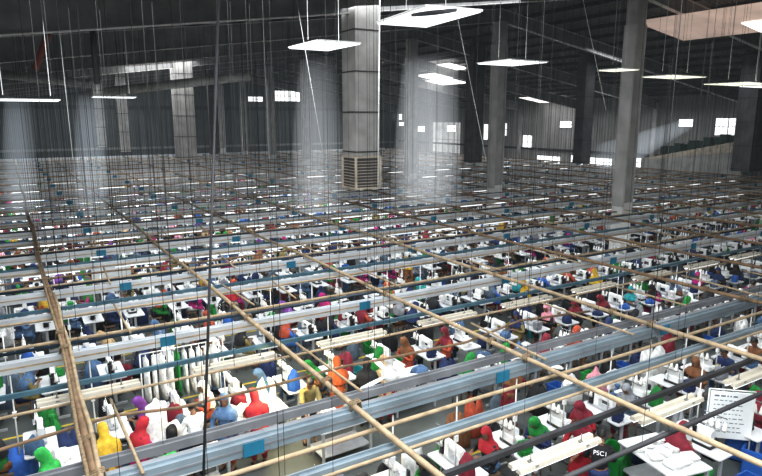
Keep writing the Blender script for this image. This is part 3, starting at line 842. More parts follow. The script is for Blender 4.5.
for st in chosen:
    d, k, r, X, Y = st
    i = rank[id(st)]; full = i < FULL
    s = seatno(k, r, X); where = '%s seat %s, %s, %s tray' % (nth(s), pole_bay(X), nl[r], nth(k))
    rz = PI if r == 0 else 0.                        # far row: the worker sits on the +X side and faces -X
    sx = -1 if r == 0 else 1
    o = (TAB if full else TABS).get((X, Y, 0), rz)
    tag(o, 'white sewing table, ' + where, 'sewing table', 'sewing tables in the production lines')
    over = random.random() < .35
    pr = (OVER if full else OVERS) if over else (LOCK if full else LOCKS)
    o = pr.get((X + sx * random.uniform(-.03, .05), Y + sx * .06, .752), rz)
    tag(o, ('boxy white overlock machine, ' if over else 'white lockstitch machine, ') + where, 'sewing machine', 'sewing machines on the white tables')
    # worker
    man = random.random() < .12
    if random.random() < .86 and not (k == 0 and r == 0 and 7.4 < X < 9.2):
        p = random.choice(MSIT[1:] if man else SIT)
        o = p.get((X + sx * (.68 + random.uniform(0, .05)), Y - sx * .08, 0), (PI / 2 if r else -PI / 2) + random.uniform(-.12, .12))
        sc, tu, tr = random.choice(SCARF), random.choice(TUN), random.choice(['black', 'navy', 'white', 'maroon', 'brown', 'denim'])
        if r == 1 and k == 0:
            for xx, a_, b_ in ((8.2, 'green', 'navy'), (12.2, 'maroon', 'maroon'), (13.5, 'brown', 'brown'), (11.0, 'grey', 'slate'), (9.7, 'maroon', 'red')):
                if abs(o.location.x - xx) < .65: sc, tu = a_, b_
        if k == 0 and r == 0: sc, tu = random.choice(['black', 'maroon', 'navy', 'brown', 'slate']), random.choice(['black', 'navy', 'maroon'])
        dress(o, sc, tu, tr)
        tag(o, ('man with black hair in %s shirt, ' % tu if man else 'worker in %s headscarf and %s tunic, ' % (sc.replace('bright ', 'bright-'), tu)) + where.replace(' seat', ' seat'), 'person', 'seated sewing workers')
        w = o['label'].split()
        if len(w) > 16: o['label'] = o['label'].replace(' and %s tunic' % tu, '').replace('with black hair ', '')
        if i < 150:
            q = STOOL.get((o.location.x, o.location.y, 0), rz)
            tag(q, 'brown wooden stool, ' + where, 'stool', 'work stools')
    # cloth on the table
    if random.random() < .8 and NPILE < 300:
        q = random.randrange(4); c = random.choice(PILEC)
        o = PILES[q].get((X - sx * .10, Y - sx * .40, .7525), random.uniform(-.4, .4)); o.color = (*COL[c], 1); o.scale = (.72, .72, random.uniform(.7, 1.5)); NPILE += 1
        tag(o, '%s %s, %s' % (c, 'folded garments' if q == 3 else 'cloth heap', where), 'garments', 'cloth on the sewing tables')
    for side in (0, 1):
        if (r == 0 and k == 0 and X < 13) or random.random() > (.95 if side == 0 else .85): continue
        if (NFB if side == 0 else NSK) >= 290: continue
        c = random.choice(['navy', 'black', 'navy', 'denim', 'white', 'slate', 'black', 'green', 'maroon', 'black', 'black'])
        yy = (Y - .86 if r else Y + .84) if side == 0 else (Y + .86 if r else Y - .88)
        if abs(X - RIDGE) < 1.3 and any(abs(yy - f) < 1.1 for f in FRAMES): continue
        if side == 0: o = random.choice(FLOORP).get((X + (.10 if r else .31), yy, 0), random.uniform(-.2, .2)); o.scale = (.95, .42, random.uniform(.9, 1.7)); NFB += 1
        else: o = SACK.get((X + sx * .25, yy, 0), random.uniform(-3, 3)); o.scale = (.85, .85, random.uniform(.7, 1.3)); NSK += 1
        o.color = (*COL[c], 1)
        tag(o, '%s %s, %s' % (c, 'bundle between rows' if side == 0 else 'sack in aisle', where), 'cloth bundle' if side == 0 else 'sack', 'cloth bundles between the rows' if side == 0 else 'cloth sacks in the aisles')
    if random.random() < .22 and NCR < 90:
        c = random.choice(['blue', 'blue', 'bright green', 'green', 'white', 'teal'])
        if abs(X - RIDGE) < 1.3 and any(abs(Y - f) < 2 for f in FRAMES): continue
        o = CRATE.get((X - sx * .42, Y + (.87 if r else -.87), 0), PI / 2 + random.uniform(-.1, .1)); o.color = (*COL[c], 1); NCR += 1
        for ch in CH(o): ch.color = (*COL[c], 1)
        tag(o, '%s plastic crate, %s' % (c, where), 'crate', 'plastic crates by the tables')
    if random.random() < .55 and NDROP < 170:
        o = DROP.get((X - sx * .36, (T(k) - .02 if r else T(k) - 1.5 + .3) + random.uniform(-.0, .0), 0)); NDROP += 1
        if r: o.location.y = T(k) + .1 if k else T(k) - .0
        tag(o, 'white power conduit, %s' % where, 'conduit', 'white power drops')

# all the stations beyond those: one object per kind
def far_objects():
    rest = STATIONS[NEAR:]
    def cube(c, d):
        x, y, z = [v / 2 for v in d]
        return [(c[0] + a * x, c[1] + b * y, c[2] + e * z) for e in (-1, 1) for a, b in ((-1, -1), (1, -1), (1, 1), (-1, 1))], [(3, 2, 1, 0), (4, 5, 6, 7), (0, 1, 5, 4), (1, 2, 6, 5), (2, 3, 7, 6), (3, 0, 4, 7)]
    tb, mcb, pb, cb = MB(), MB(), MB(), MB(); pc, cc = [], []
    for d, k, r, X, Y in rest:
        sx = -1 if r == 0 else 1
        for c, dd in (((X, Y, .732), (.58, 1.14, .036)), ((X, Y - .44, .36), (.08, .05, .7)), ((X, Y + .44, .36), (.08, .05, .7))): tb.add(*cube(c, dd))
        for c, dd in (((X, Y, .79), (.18, .5, .07)), ((X, Y + sx * .18, .94), (.13, .12, .25)), ((X, Y, 1.06), (.11, .4, .11)), ((X, Y - sx * .2, .97), (.1, .1, .2))): mcb.add(*cube(c, dd))
        if random.random() < .9:
            px_, py_ = X + sx * .66, Y - sx * .08; f = -sx
            sc = COL[random.choice(SCARF)]; tu = COL[random.choice(TUN)]
            n0 = len(pb.f); pb.lathe((px_, py_, .0), [(.10, .05), (.2, .35), (.21, .6), (.15, .72), (.19, .95), (.17, 1.05)], 7, 0, 'z', 1.0, 1.0)
            pb.tube([(px_, py_ + .17, 1.0), (px_ + f * .2, py_ + .2, .86), (px_ + f * .42, py_ + .1, .84)], [.06, .05, .035], 5)
            pb.tube([(px_, py_ - .17, 1.0), (px_ + f * .2, py_ - .2, .86), (px_ + f * .42, py_ - .1, .84)], [.06, .05, .035], 5)
            pc.append((tu, len(pb.f) - n0)); n0 = len(pb.f)
            pb.lathe((px_ + f * .05, py_, .98), [(.2, -.05), (.17, .06), (.10, .12), (.115, .22), (.10, .31), (.03, .36)], 7)
            pc.append((sc, len(pb.f) - n0))
        for q in range(4):
            if random.random() < .8:
                c = COL[random.choice(PILEC if q == 0 else ['navy', 'black', 'black', 'denim', 'slate', 'navy', 'black', 'white', 'maroon', 'green'])]; n0 = len(cb.f)
                if q == 0: cb.lathe((X - sx * .1, Y - sx * .42, .752), [(.2, 0), (.19, .1), (.13, .2), (.03, .24)], 6)
                elif abs(X - RIDGE) < 1.6 and any(abs(Y - f) < 2.2 for f in FRAMES): continue
                elif q == 1: cb.lathe((X - sx * .45, Y - sx * random.uniform(-.3, .3), 0), [(.12, 0), (.15, .3), (.14, .8), (.04, .9)], 6)
                else: cb.lathe((X + random.uniform(-.1, .1), Y + (.86 if q == 2 else -.86), 0), [(.3, 0), (.36, .3), (.3, .6), (.05, .7)], 6)
                cc.append((c, len(cb.f) - n0))
    for mb, name, mats, cols, lab, cat in ((tb, 'distant_sewing_tables', ['top'], None, 'crowd of small white sewing tables filling the far end of the hall', 'sewing tables'),
                                           (mcb, 'distant_sewing_machines', ['mach'], None, 'crowd of small white sewing machines filling the far end of the hall', 'sewing machines'),
                                           (pb, 'distant_workers', ['cloth_attr'], pc, 'crowd of small seated workers filling the far end of the hall', 'people'),
                                           (cb, 'distant_garments', ['cloth_attr'], cc, 'heaps of coloured cloth among the far sewing tables', 'garments')):
        me = mb.mesh(name, mats)
        if cols:
            at = me.attributes.new('Col', 'FLOAT_COLOR', 'FACE')
            arr = np.concatenate([np.tile(np.array((*c, 1.), dtype=np.float32), n) for c, n in cols])
            at.data.foreach_set('color', arr)
        tag(ob(name, me), lab, cat, None, 'stuff')
far_objects()

# ------------------------------------------------------------------ the inspection tables before the second card tray
def make_bench():
    r = empty('inspection_table')
    MB().rbox((0, 0, .80), (1.25, .80, .04), .03, 0, 2, .006).build('tabletop', 'top', r)
    for sx in (-1, 1):
        for sy in (-1, 1): MB().box((sx * .56, sy * .34, .39), (.05, .05, .78)).build('leg', 'leg', r)
    MB().box((0, 0, .22), (1.12, .64, .025)).build('shelf', 'leg', r)
    return Proto(r)
BENCH = make_bench()
def pile(kind, x, y, z, c, label, sc=(1, 1, 1), rz=0., cat='garments'):
    o = kind.get((x, y, z), rz); o.color = (*COL[c], 1); o.scale = sc; return tag(o, label, cat)
for x, y, rz, lab in ((2.35, 10.55, .06, 'white inspection table with aqua cloth before the red veiled woman'), (2.1, 11.82, .0, 'white table heaped with black and white garments beside the dark haired man'),
                      (4.05, 11.82, .03, 'white inspection table behind the red veiled woman in the middle'), (5.4, 10.55, .03, 'white inspection table below the brown shirted man'),
                      (.55, 11.82, .02, 'white inspection table by the yellow headscarf'), (-.7, 10.6, .1, 'white inspection table at the left edge beside the green headscarf'), (7.85, 11.60, .02, 'white inspection table beside the green veiled worker')):
    tag(BENCH.get((x, y, 0), rz), lab, 'table', 'inspection tables')
P = PILES
pile(P[3], 2.35, 10.40, .822, 'aqua', 'folded aqua cloth on the white inspection table', (1.1, 1.1, .5), .5)
pile(P[3], 2.0, 10.72, .822, 'bright green', 'folded bright green cloth by the red veiled woman', (.8, .7, .6), .2)
pile(P[1], 2.7, 10.70, .822, 'black', 'small black heap beside the aqua cloth', (.5, .4, .4), .2)
for q, (dx, dy, c) in enumerate(((-.4, -.2, 'white'), (-.1, .1, 'black'), (.2, -.15, 'white'), (.42, .2, 'slate'), (-.3, .22, 'denim'), (.1, -.28, 'black'))):
    pile(P[q % 3], 2.1 + dx, 11.82 + dy, .822, c, '%s garment heap, %s of six on the table beside the dark haired man' % (c, nth(q)), (.62, .62, .8), q)
for q, (x, y, c) in enumerate(((4.3, 11.85, 'white'), (3.75, 11.8, 'white'), (5.15, 10.5, 'white'), (5.7, 10.6, 'grey'), (.3, 11.85, 'white'), (.85, 11.8, 'black'), (7.6, 11.6, 'white'), (8.15, 11.55, 'denim'))):
    pile(P[q % 3], x, y, .822, c, '%s cloth heap, %s along the row of inspection tables' % (c, nth(q)), (.9, .8, 1.1), q * 1.3)
def who(p, x, y, rz, sc, tu, tr, label):
    o = p.get((x, y, 0), rz); dress(o, sc, tu, tr); return tag(o, label, 'person')
who(STAND[0], 1.50, 11.02, -1.25, 'red', 'magenta', 'maroon', 'woman in crimson veil and magenta dress standing at the inspection table')
who(STAND[1], 1.0, 11.12, .1, 'yellow', 'yellow', 'brown', 'woman in yellow headscarf and yellow tunic bending over a table')
who(STAND[0], .12, 10.75, 1.2, 'bright green', 'bright green', 'brown', 'worker in bright green headscarf beside the roped cross pole')
who(STAND[2], -.95, 11.35, .8, 'teal', 'green', 'red', 'worker in teal headscarf and green tunic at the left edge')
who(MSTAND[0], 2.6, 11.22, .3, 'black', 'white', 'black', 'dark haired man in white shirt standing beside heaped garments')
who(STAND[2], 3.2, 11.2, 2.3, 'denim', 'denim', 'rust', 'woman in blue headscarf and rust trousers beside the dark haired man')
who(STAND[1], 3.8, 11.05, -.1, 'red', 'rust', 'maroon', 'woman in orange red veil leaning over a table of white cloth')
who(MSTAND[1], 5.05, 11.3, 2.9, 'black', 'olive', 'black', 'man in olive brown shirt leaning on a table under the cross pole')
who(STAND[0], 5.95, 11.65, -.3, 'orange', 'orange', 'brown', 'woman in orange veil standing with her back to the camera')
who(STAND[2], 6.5, 11.3, -.6, 'black', 'black', 'black', 'woman in black veil beside the orange veiled woman')
who(STAND[1], 6.95, 11.2, -.3, 'tan', 'tan', 'red', 'woman in tan headscarf beside the standing white fan')
who(STAND[0], 7.0, 11.75, -1.2, 'green', 'green', 'green', 'worker in green veil in front of a maroon cloth')
o = who(CAPMAN, 8.40, 6.36, -.92, 'black', 'black', 'navy', 'man in black cap and black polo shirt with white lettering on its back')
who(STAND[0], 8.75, 7.05, 1.6, 'maroon', 'red', 'maroon', 'woman in maroon headscarf standing behind the black polo shirt')
# things standing in the aisle beyond the first card tray
who(STAND[1], 9.3, 9.55, -1.4, 'brown', 'maroon', 'brown', 'person in brown headscarf bending over a brown and white heap in the aisle')
for q, (x, y, c, sc) in enumerate(((8.35, 9.7, 'rust', (.8, .7, 1.5)), (8.6, 9.35, 'white', (.9, .6, 1.2)), (7.75, 9.55, 'brown', (.8, .8, 1.3)), (11.6, 9.75, 'white', (1.1, .8, 1.3)), (12.3, 9.6, 'pink', (1.0, .8, 1.2)),
                                  (13.1, 9.7, 'white', (1.0, .8, 1.0)), (6.2, 9.0, 'white', (.9, .7, 1.4)), (4.6, 9.3, 'grey', (.9, .7, 1.2)), (14.6, 9.6, 'white', (1.1, .8, 1.5)), (10.4, 9.75, 'black', (1.0, .8, 1.4)), (3.3, 9.35, 'navy', (.9, .7, 1.2)), (2.2, 9.3, 'white', (.8, .7, 1.3)))):
    pile(FLOORP[q % 2], x, y, 0, c, '%s heap in the aisle beyond the first card tray, %s from the left' % (c, nth(sorted((2.2, 3.3, 4.6, 6.2, 7.75, 8.35, 8.6, 10.4, 11.6, 12.3, 13.1, 14.6).index(x) for _ in (0,))[0])), sc, q * 1.1, 'cloth bundle')
for q, (x, y, rz) in enumerate(((14.6, 14.45, 1.2), (17.9, 14.3, -.6), (3.9, 14.5, 1.9), (9.8, 14.35, -1.6), (5.9, 19.2, .4), (13.0, 19.4, 2.2))):
    c = ('yellow', 'yellow', 'white', 'navy', 'red', 'yellow')[q]
    who(STAND[q % 3], x, y, rz, c, ('navy', 'black', 'denim', 'black', 'slate', 'brown')[q], 'black', 'worker in %s headscarf standing in aisle beyond %s card tray, %s from left' % (c, ('second', 'third')[q > 3], ('third', 'fourth', 'first', 'second', 'first', 'second')[q]))
# white lettering on the back of the polo shirt
fc = bpy.data.curves.new('shirt_print', 'FONT'); fc.body = 'PSC1'; fc.size = .11; fc.align_x = 'CENTER'; fc.align_y = 'CENTER'; fc.extrude = .002
fo = bpy.data.objects.new('shirt_print', fc); C.objects.link(fo)
dg = bpy.context.evaluated_depsgraph_get(); me = bpy.data.meshes.new_from_object(fo.evaluated_get(dg)); bpy.data.objects.remove(fo)
me.materials.clear(); me.materials.append(M['print'])
tx = ob('shirt_print', me, o); tx.location = (0, -.062, 1.23); tx.rotation_euler = (PI / 2 - .22, 0, 0); tx['label'] = 'white letters on the shirt back'

# paper-covered cutting table, white sheet board, grey cloth, blue bins near the lower corner
b_ = tag(BENCH.get((9.95, 6.15, 0), PI / 2 - .2), 'white table strewn with cut white cloth beside the black polo shirt', 'table', 'inspection tables'); b_.scale = (1.1, 1.2, 1)
for q in range(9):
    x, y = 9.95 + (q % 3 - 1) * .27 + random.uniform(-.05, .05), 6.15 + (q // 3 - 1) * .36
    pile(P[3], x, y, .822, 'white', 'white cut cloth, %s of nine on the table beside the black polo shirt' % nth(q), (.72, .95, .30 + .25 * random.random()), random.uniform(0, 3))
def board():
    r = empty('writing_board', (11.85, 6.0, 0), -.75)
    MB().box((0, 0, 1.15), (.80, .025, 1.0)).build('sheet', 'board', r)
    f = MB()
    for s in (-1, 1): f.tube([(s * .42, .03, 0), (s * .42, .03, 1.68)], .016, 5)
    f.tube([(-.42, .03, 1.68), (.42, .03, 1.68)], .016, 5); f.build('frame', 'rod_lt', r)
    m = MB(); rnd = random.Random(2)
    for row in range(9):
        x = -.33
        while x < (.2 if row else .1):
            w = rnd.uniform(.02, .09); m.box((x + w / 2, -.0145, 1.56 - row * .095), (w, .003, .016 if row else .03)); x += w + .03
    m.build('ink_mark', 'ink', r)
    tag(r, 'white paper board with faint rows of writing standing beyond the black pipe', 'board'); return r
board()
pile(FLOORP[1], 11.35, 6.75, 0, 'grey', 'grey cloth hanging down beside the white writing board', (.7, .5, 2.2), .3, 'cloth')
for q, (x, y, c) in enumerate(((12.3, 5.6, 'blue'), (12.6, 6.1, 'blue'), (10.35, 5.75, 'green'), (9.75, 7.05, 'green'))):
    o = CRATE.get((x, y, 0), .3); o.scale = (1.3, 1.3, 1.8)
    for ch in CH(o): ch.color = (*COL[c], 1)
    tag(o, '%s plastic bin, %s' % (c, ('under the white writing board', 'behind the white writing board', 'just past the end of the cloth strewn table', 'between the sewing tables beside the cloth strewn table')[q]), 'crate')
# hanging white garments on a rack
def rack():
    r = empty('garment_rack', (3.0, 13.95, 0), 0)
    for x in (-.9, .9): MB().tube([(x, 0, 0), (x, 0, 1.75)], .018, 6).build('post', 'rod_lt', r); MB().box((x, 0, .02), (.05, .5, .04)).build('foot', 'rod_lt', r)
    MB().tube([(-.9, 0, 1.75), (.9, 0, 1.75)], .016, 6).build('rail', 'rod_lt', r)
    tag(r, 'garment rail of white clothes standing behind the second card tray', 'garment rack'); return r
rack()
def garment(seed):
    mb = MB(); rnd = random.Random(seed)
    prof = [(.03, 1.72), (.05, 1.66), (.20, 1.60), (.21, 1.2), (.23, .85), (.24, .62)]
    mb.lathe((0, 0, 0), prof, 12, 0, 'z', 1.0, .24); return Proto(mb.build('hanging_garment', 'cloth'))
G = garment(1)
for q in range(10):
    o = G.get((2.22 + q * .172, 13.95, 0), PI / 2 + random.uniform(-.1, .1)); c = 'green' if q == 4 else 'white'; o.color = (*COL[c], 1)
    tag(o, '%s garment hanging, %s from the left on the garment rail' % (c, nth(q)), 'garment', 'garments on the rail')
o = G.get((1.95, 11.55, 0), .2); o.color = (*COL['white'], 1); o.scale = (1, 1.5, 1.0); tag(o, 'long white garment hanging beside the crimson veiled woman', 'garment')
# white cloth bags and the big blue bundle at left
for x, y, c, sc, lab in ((.35, 11.35, 'white', (.8, .8, 1.6), 'white sack of cuttings below the roped cross pole'), (-.35, 13.0, 'blue', (1.3, 1.2, 1.3), 'large blue bundle under the tray at the left edge'), (.5, 13.2, 'navy', (1.3, 1.1, 1.3), 'large navy bundle just past the first cross pole'),
                        (6.85, 13.05, 'maroon', (1.3, 1.0, 1.9), 'maroon cloth stack behind the green veiled worker'), (4.55, 12.6, 'white', (1.2, 1.1, 1.9), 'heaped white cloth behind the orange red veil')):
    pile(FLOORP[0], x, y, 0, c, lab, sc, 1., 'cloth bundle')

sc_ = empty('cloth_screen', (2.95, 24.7, 0), -.3)
MB().box((0, 0, 1.25), (1.35, .03, .9)).build('sheet', 'board', sc_)
for x in (-.68, .68): MB().box((x, 0, .88), (.04, .05, 1.76)).build('post', 'rod_lt', sc_)
tag(sc_, 'plain white screen standing among the machines beyond the fourth card tray', 'screen')

# ceiling fans hung low among the lines
def make_fan():
    r = empty('hanging_fan')
    MB().tube([(0, 0, 0), (0, 0, 8.6)], .006, 6).build('down_rod', 'rod', r)
    MB().lathe((0, 0, 0), [(.05, -.16), (.14, -.13), (.17, -.05), (.15, .03), (.07, .07), (.07, .22), (.11, .25), (.02, .30)], 14).build('motor', 'white_pl', r)
    for q in range(3):
        a = .5 + q * 2 * PI / 3; mb = MB(); cs, sn = math.cos(a), math.sin(a)
        prof = [(.14, .03), (.24, .055), (.5, .075), (.78, .07), (.86, .03)]
        pts = [(u, v) for u, v in prof] + [(u, -v) for u, v in reversed(prof)]
        vs = [(u * cs - v * sn, u * sn + v * cs, -.04 + .12 * v) for u, v in pts]; n = len(vs)
        vs += [(x, y, z + .012) for x, y, z in vs]
        mb.add(vs, [tuple(range(n)), tuple(reversed(range(n, 2 * n)))] + [(k, (k + 1) % n, n + (k + 1) % n, n + k) for k in range(n)]); mb.build('blade', 'white_pl', r)
    return Proto(r)
FAN = make_fan()
for x, y, z, rz, lab in ((8.78, 8.64, 2.16, .25, 'white fan with long blades over the aisle past the third cross pole'), (5.95, 9.45, 2.12, .9, 'white fan with long blades over the aisle beside the crooked bamboo'),
                         (15.0, 13.8, 2.3, .4, 'white fan over the aisle behind the second card tray'), (21.0, 18.9, 2.3, 1., 'white fan over the aisle behind the third card tray')):
    o = FAN.get((x, y, z), rz); tag(o, lab, 'fan', 'white fans'); 
    for ch in CH(o):
        if ch.name.startswith('down_rod'): ch.scale.z = (roof_z(x) - z - .1) / 8.6

# ------------------------------------------------------------------ ducts, panels, ropes, ramp
def duct(X, Y, w, d, z0, m, label, bands, rz=0., dark=None):
    r = empty('hanging_air_duct', (X, Y, 0), rz); z1 = roof_z(X) - .1
    if z1 - z0 < .5: z1 = z0 + 1
    MB().box((0, 0, (z0 + z1) / 2), (w, d, z1 - z0)).build('shaft', m, r)
    k = z0 + .15
    while k < z1:
        MB().box((0, 0, k), (w + .05, d + .05, .04)).build('joint_band', 'steel_dk', r); k += bands
    tag(r, label, 'air duct', 'hanging air ducts'); return r
# main duct ends in a louvred box
DX, DY, DR = 10.72, 18.95, 0.0
r = duct(DX, DY, .95, .95, 5.70, 'duct', 'large grey air duct ending in a louvred box above the middle of the hall', 1.35, DR)
lb = MB().box((0, 0, 5.12), (.93, .93, 1.05)).build('louver_box', 'duct_dk', r)
fr, sl = MB(), MB()
for sx in (-1, 1):
    for sy in (-1, 1): fr.box((sx * .49, sy * .49, 5.12), (.07, .07, 1.12))
for z in (4.58, 5.66):
    for s in (-1, 1): fr.box((0, s * .49, z), (1.04, .06, .06)); fr.box((s * .49, 0, z), (.06, 1.04, .06))
fr.build('louver_frame', 'louver', lb)
for k in range(9):
    z = 4.68 + k * .105
    for s in (-1, 1): sl.box((0, s * .485, z), (.92, .03, .022)); sl.box((s * .485, 0, z), (.03, .92, .022))
sl.build('louver_slat', 'louver', lb)
def gp(x, y, z): q = ray(x, y); t = (z - CAMH) / q[2]; return q[0] * t, q[1] * t
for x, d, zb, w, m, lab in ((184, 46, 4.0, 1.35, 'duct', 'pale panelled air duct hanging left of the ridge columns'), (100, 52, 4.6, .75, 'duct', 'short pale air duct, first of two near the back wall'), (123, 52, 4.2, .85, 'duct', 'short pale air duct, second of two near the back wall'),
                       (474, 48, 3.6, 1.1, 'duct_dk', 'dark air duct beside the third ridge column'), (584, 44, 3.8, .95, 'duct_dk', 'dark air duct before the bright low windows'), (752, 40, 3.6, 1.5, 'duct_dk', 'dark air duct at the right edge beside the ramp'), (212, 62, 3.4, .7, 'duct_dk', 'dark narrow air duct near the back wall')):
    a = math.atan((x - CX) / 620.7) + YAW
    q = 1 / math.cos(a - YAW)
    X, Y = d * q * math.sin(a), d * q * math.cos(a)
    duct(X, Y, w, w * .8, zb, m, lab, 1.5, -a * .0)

def make_panel(m):
    r = empty('hanging_panel_light')
    MB().box((0, 0, .0), (1.3, 1.8, .04)).build('diffuser', m, r)
    f = MB()
    for s in (-1, 1): f.box((s * .67, 0, .01), (.03, 1.86, .03)); f.box((0, s * .915, .01), (1.37, .03, .03))
    f.build('frame', 'white_pl', r)
    for sx in (-1, 1): MB().tube([(sx * .5, 0, .04), (sx * .5, 0, 1.0)], .008, 4).build('wire', 'rod_lt', r)
    return r
PN, PY = Proto(make_panel('panel')), Proto(make_panel('panel_y'))
for pr, x, y, z, rz, sc, lab in ((PN, 5.65, 7.96, 8.5, -.12, (.68, .90), 'square white light panel, topmost, with a dark blade shape beneath it'), (PN, 5.95, 12.1, 8.5, .0, (.72, .82), 'square white light panel beside the large grey duct'),
                            (PN, 12.2, 13.05, 8.5, .0, (1.0, .75), 'white light panel in front of a ridge column'), (PY, 16.9, 13.2, 8.5, 0, (.6, .5), 'small yellowish light panel against the tall column'), (PY, 21.5, 14.3, 8.5, 0, (1.5, .7), 'yellowish light panel just past the tall column'),
                            (PY, 28.6, 15.7, 8.5, 0, (2.2, 1.0), 'yellowish light panel, second past the tall column'), (PN, 27.6, 14.1, 8.3, 0, (1.7, .6), 'white light panel at the right edge'), (PN, .55, 17.3, 7.42, 0, (1.0, .4), 'slim white light hanging at the left edge'), (PN, 2.95, 20.5, 7.62, 0, (.9, .25), 'slim white light hanging over the short ducts')):
    o = pr.get((x, y, z), rz); o.scale = (*sc, 1); tag(o, lab, 'light panel', 'hanging light panels')
    for ch in CH(o):
        if ch.name.startswith('wire'): ch.scale.z = max(.2, (roof_z(x) - z - .1))
bl = MB(); pts = [(-.55, 0), (-.35, .09), (0, .14), (.35, .08), (.6, 0), (.35, -.08), (0, -.12), (-.35, -.07)]
bl.prism(pts, 'z', 8.40, 8.44); 
bo = bl.build('hanging_reflector', 'steel_dk'); bo.location = (5.19, 7.16, 0); bo.scale = (.63, .55, 1); bo.rotation_euler = (0, 0, -1.16); tag(bo, 'dark blade shaped reflector under the topmost light panel', 'reflector')

# ropes and wires between roof and lines
def wire(p0, p1, r, m, name, lab, cat): return tag(MB().tube([p0, p1], r, 6).build(name, m), lab, cat)
def pt(x, y, d):                                     # point seen at (x, y), d metres away along the view direction
    q = ray(x, y); return (q[0] * d, q[1] * d, CAMH + q[2] * d)
wire(pt(219, -12, 7.0), pt(203, 490, 7.0), .018, 'steel_dk', 'hanging_cable', 'long dark cord hanging close in front of the lines', 'cord')
wire(pt(55, -10, 16), pt(73, 160, 16), .009, 'rod_lt', 'hanging_wire', 'pale wire slanting down beside the red brace', 'wire')
wire(pt(380, -10, 16), pt(378, 186, 16), .016, 'rod_lt', 'hanging_wire', 'bright vertical wire along the edge of the grey duct', 'wire')
wire(pt(295, -10, 18), pt(324, 160, 18), .010, 'rod_lt', 'hanging_wire', 'pale wire slanting down across the first light panel', 'wire')
wire(pt(458, 20, 20), pt(486, 160, 20), .010, 'rod_lt', 'hanging_wire', 'pale wire slanting down beside a ridge column', 'wire')
wire(pt(582, -5, 20), pt(606, 110, 20), .009, 'rod_lt', 'hanging_wire', 'pale wire slanting down before the tall column', 'wire')
wire(pt(63, -8, 18), pt(35, 70, 18), .10, 'brace', 'hanging_brace', 'red brown steel brace slanting under the roof', 'brace')
wire(pt(89, -8, 18), pt(97, 84, 18), .09, 'steel_dk', 'hanging_pipe', 'thick dark pipe dropping from the roof beside the red brace', 'pipe')
wire(pt(0, 74, 30), pt(90, 84, 30), .22, 'duct', 'hanging_round_duct', 'long round grey duct under the roof at the left', 'air duct')
wire(pt(104, 92, 30), pt(250, 76, 30), .22, 'duct', 'hanging_round_duct', 'long round grey duct under the roof beside the panelled duct', 'air duct')

# ramp with crates at the right wall
rp = empty('loading_ramp'); tag(rp, 'sloping pale ramp above a low wall at the right side of the hall', 'ramp')
rx = 50.5
def onx(x, y, X): q = ray(x, y); t = X / q[0]; return q[1] * t, CAMH + q[2] * t
A_, B_ = onx(645, 158, rx), onx(745, 140, rx)
MB().prism([(A_[0], 0), (B_[0], 0), (B_[0], B_[1] - .9), (A_[0], A_[1] - .05)], 'x', rx, rx + .3).build('side_wall', 'column', rp)
MB().prism([(A_[0], A_[1] - .15), (B_[0], B_[1] - .9), (B_[0], B_[1]), (A_[0], A_[1])], 'x', rx - .02, rx + 2.6).build('deck', 'louver', rp)
cr = empty('storage_box')
MB().rbox((0, 0, .3), (.55, .62, .6), .05, 0, 2, .03).build('tub', 'crate', cr); MB().rbox((0, 0, .62), (.6, .68, .06), .05, 0, 2, .01).build('lid', 'crate', cr)
CRB = Proto(cr)
for row, n, xx in ((0, 8, rx + 2.1), (1, 6, rx + .4)):
    for q in range(n):
        t = (q + .6) / n * (.75 if row == 0 else .9) + (.02 if row == 0 else .1)
        y = A_[0] + (B_[0] - A_[0]) * t; z = A_[1] + (B_[1] - A_[1]) * t
        o = CRB.get((xx, y, z + .16)); tag(o, 'dark green box, %s up the %s row on the sloping ramp' % (nth(q), ('back', 'front')[row]), 'box', 'boxes on the ramp')
        for ch in CH(o): ch.color = (.03, .06, .05, 1)

# self-glowing volumes that imitate streaks of light in the air
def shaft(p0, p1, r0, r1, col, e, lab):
    o = MB().tube([p0, p1], [r0, r1], 16).build('glow_streak', m_glow('glow', col, e, abs(p0[2] - p1[2]) > math.hypot(p0[0] - p1[0], p0[1] - p1[1]))); tag(o, lab, 'light haze', None, 'stuff')
shaft(pt(20, 98, 25), pt(20, 216, 25), .6, .68, (.8, .9, 1), .09, 'pale glowing volume imitating a light streak below the light at the left edge')
shaft(pt(92, 96, 25), pt(90, 216, 25), .6, .68, (.8, .9, 1), .10, 'pale glowing volume imitating a light streak below the slim light')
shaft(pt(318, 60, 25), pt(318, 214, 25), .8, 1.3, (.9, .95, 1), .075, 'broad glowing volume imitating hazy light beside the grey duct')
shaft(pt(430, 60, 26), pt(425, 205, 26), 1.2, 1.6, (.9, .95, 1), .085, 'broad glowing volume imitating hazy light between the ridge columns')
shaft(pt(688, 124, 50), pt(606, 160, 40), .5, 1.2, (.8, .9, 1), .045, 'slanting glowing volume imitating a beam from a high window')

# ------------------------------------------------------------------ light
def area(loc, sx, sy, e, col, rot=(0, 0, 0)):
    l = bpy.data.lights.new('lamp', 'AREA'); l.shape = 'RECTANGLE'; l.size, l.size_y = sx, sy; l.energy = e; l.color = col
    o = bpy.data.objects.new('lamp', l); C.objects.link(o); o.location = loc; o.rotation_euler = rot; return o
for k in range(-1, NL):
    for dy in (.55, -1.75):
        Y = T(k) + dy; b = min(xmax(max(Y, 6)), 52)
        for a0, a1, w in ((-2.6, min(b, 22), 1.0), (22, b, .36)):
            if a1 - a0 < 1: continue
            area(((a0 + a1) / 2, Y, 2.28), a1 - a0, .12, 5.6 * (a1 - a0) * w * (2.8 if k > 6 and a0 < 0 else 1.9 if k > 3 and a0 < 0 else .75 if k < 1 else 1), (.93, .97, 1.0))
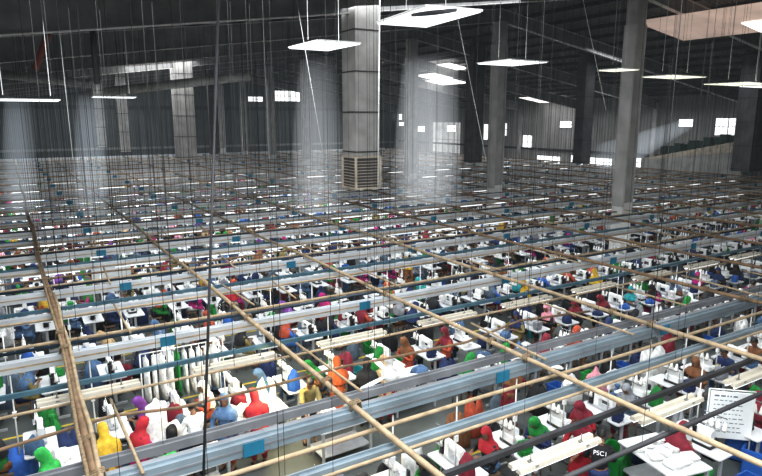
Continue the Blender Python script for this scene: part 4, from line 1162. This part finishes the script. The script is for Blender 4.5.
# first row: daylight near the roof sheets; second row: added fill, no sheets there
for x0, x1, y0, y1, e in ((34.5, 44.5, 48.5, 57.5, 900), (48.5, 53, 48, 51.5, 250), (7.5, 12.5, 43.5, 52.5, 900), (33, 38, 20.5, 28, 700),
                          (-2, 8, -4, 5, 4600), (-1, 9, 10, 17, 1800), (42, 51, 30, 46, 1100), (11, 21, -4, 6, 900), (26, 34, 2, 10, 300), (10, 18, 17, 20, 500), (4, 16, 66, 80, 2600), (34, 46, 66, 80, 2200)):
    xc = (x0 + x1) / 2
    sl_ = math.atan(.155) if xc > RIDGE else -math.atan(.128)
    area((xc, (y0 + y1) / 2, min(roof_z(x0), roof_z(x1)) - .45), x1 - x0, y1 - y0, e * .45, (.95, .98, 1.0), (0, sl_, 0))

w = bpy.data.worlds.new('World'); bpy.context.scene.world = w; w.use_nodes = True
n, l = w.node_tree.nodes, w.node_tree.links
n['Background'].inputs['Color'].default_value = (.5, .55, .6, 1); n['Background'].inputs['Strength'].default_value = .25
AIR_GLOW = .0003  # the air itself emits a little, imitating veiled distance
area((4.3, 11.3, 2.42), .8, .8, 85, (1.0, .80, .35))
v = n.new('ShaderNodeVolumePrincipled'); v.inputs['Density'].default_value = 0.0
v.inputs['Emission Strength'].default_value = AIR_GLOW; v.inputs['Emission Color'].default_value = (.8, .93, 1.0, 1)
l.new(v.outputs[0], n['World Output'].inputs['Volume'])

for p in [TAB, TABS, LOCK, LOCKS, OVER, OVERS, STOOL, SACK, CAPMAN, CRATE, DROP, BENCH, G, FAN, PN, PY, fx, CRB] + PILES + FLOORP + SIT + STAND + MSTAND + MSIT: p.drop()

cam = bpy.data.cameras.new('camera'); co = bpy.data.objects.new('camera', cam); C.objects.link(co)
co.location = (0, 0, CAMH); co.rotation_euler = (PI / 2 - PIT, 0, -YAW)
cam.sensor_width = 36; cam.lens = F / 762 * 36; cam.clip_end = 400; cam.clip_start = .05
sc = bpy.context.scene; sc.camera = co
sc.view_settings.view_transform = 'Standard'; sc.view_settings.look = 'None'; sc.view_settings.exposure = .40; sc.view_settings.gamma = .86
sc.cycles.max_bounces = 5; sc.cycles.diffuse_bounces = 3; sc.cycles.glossy_bounces = 2; sc.cycles.transparent_max_bounces = 12; sc.cycles.volume_bounces = 0
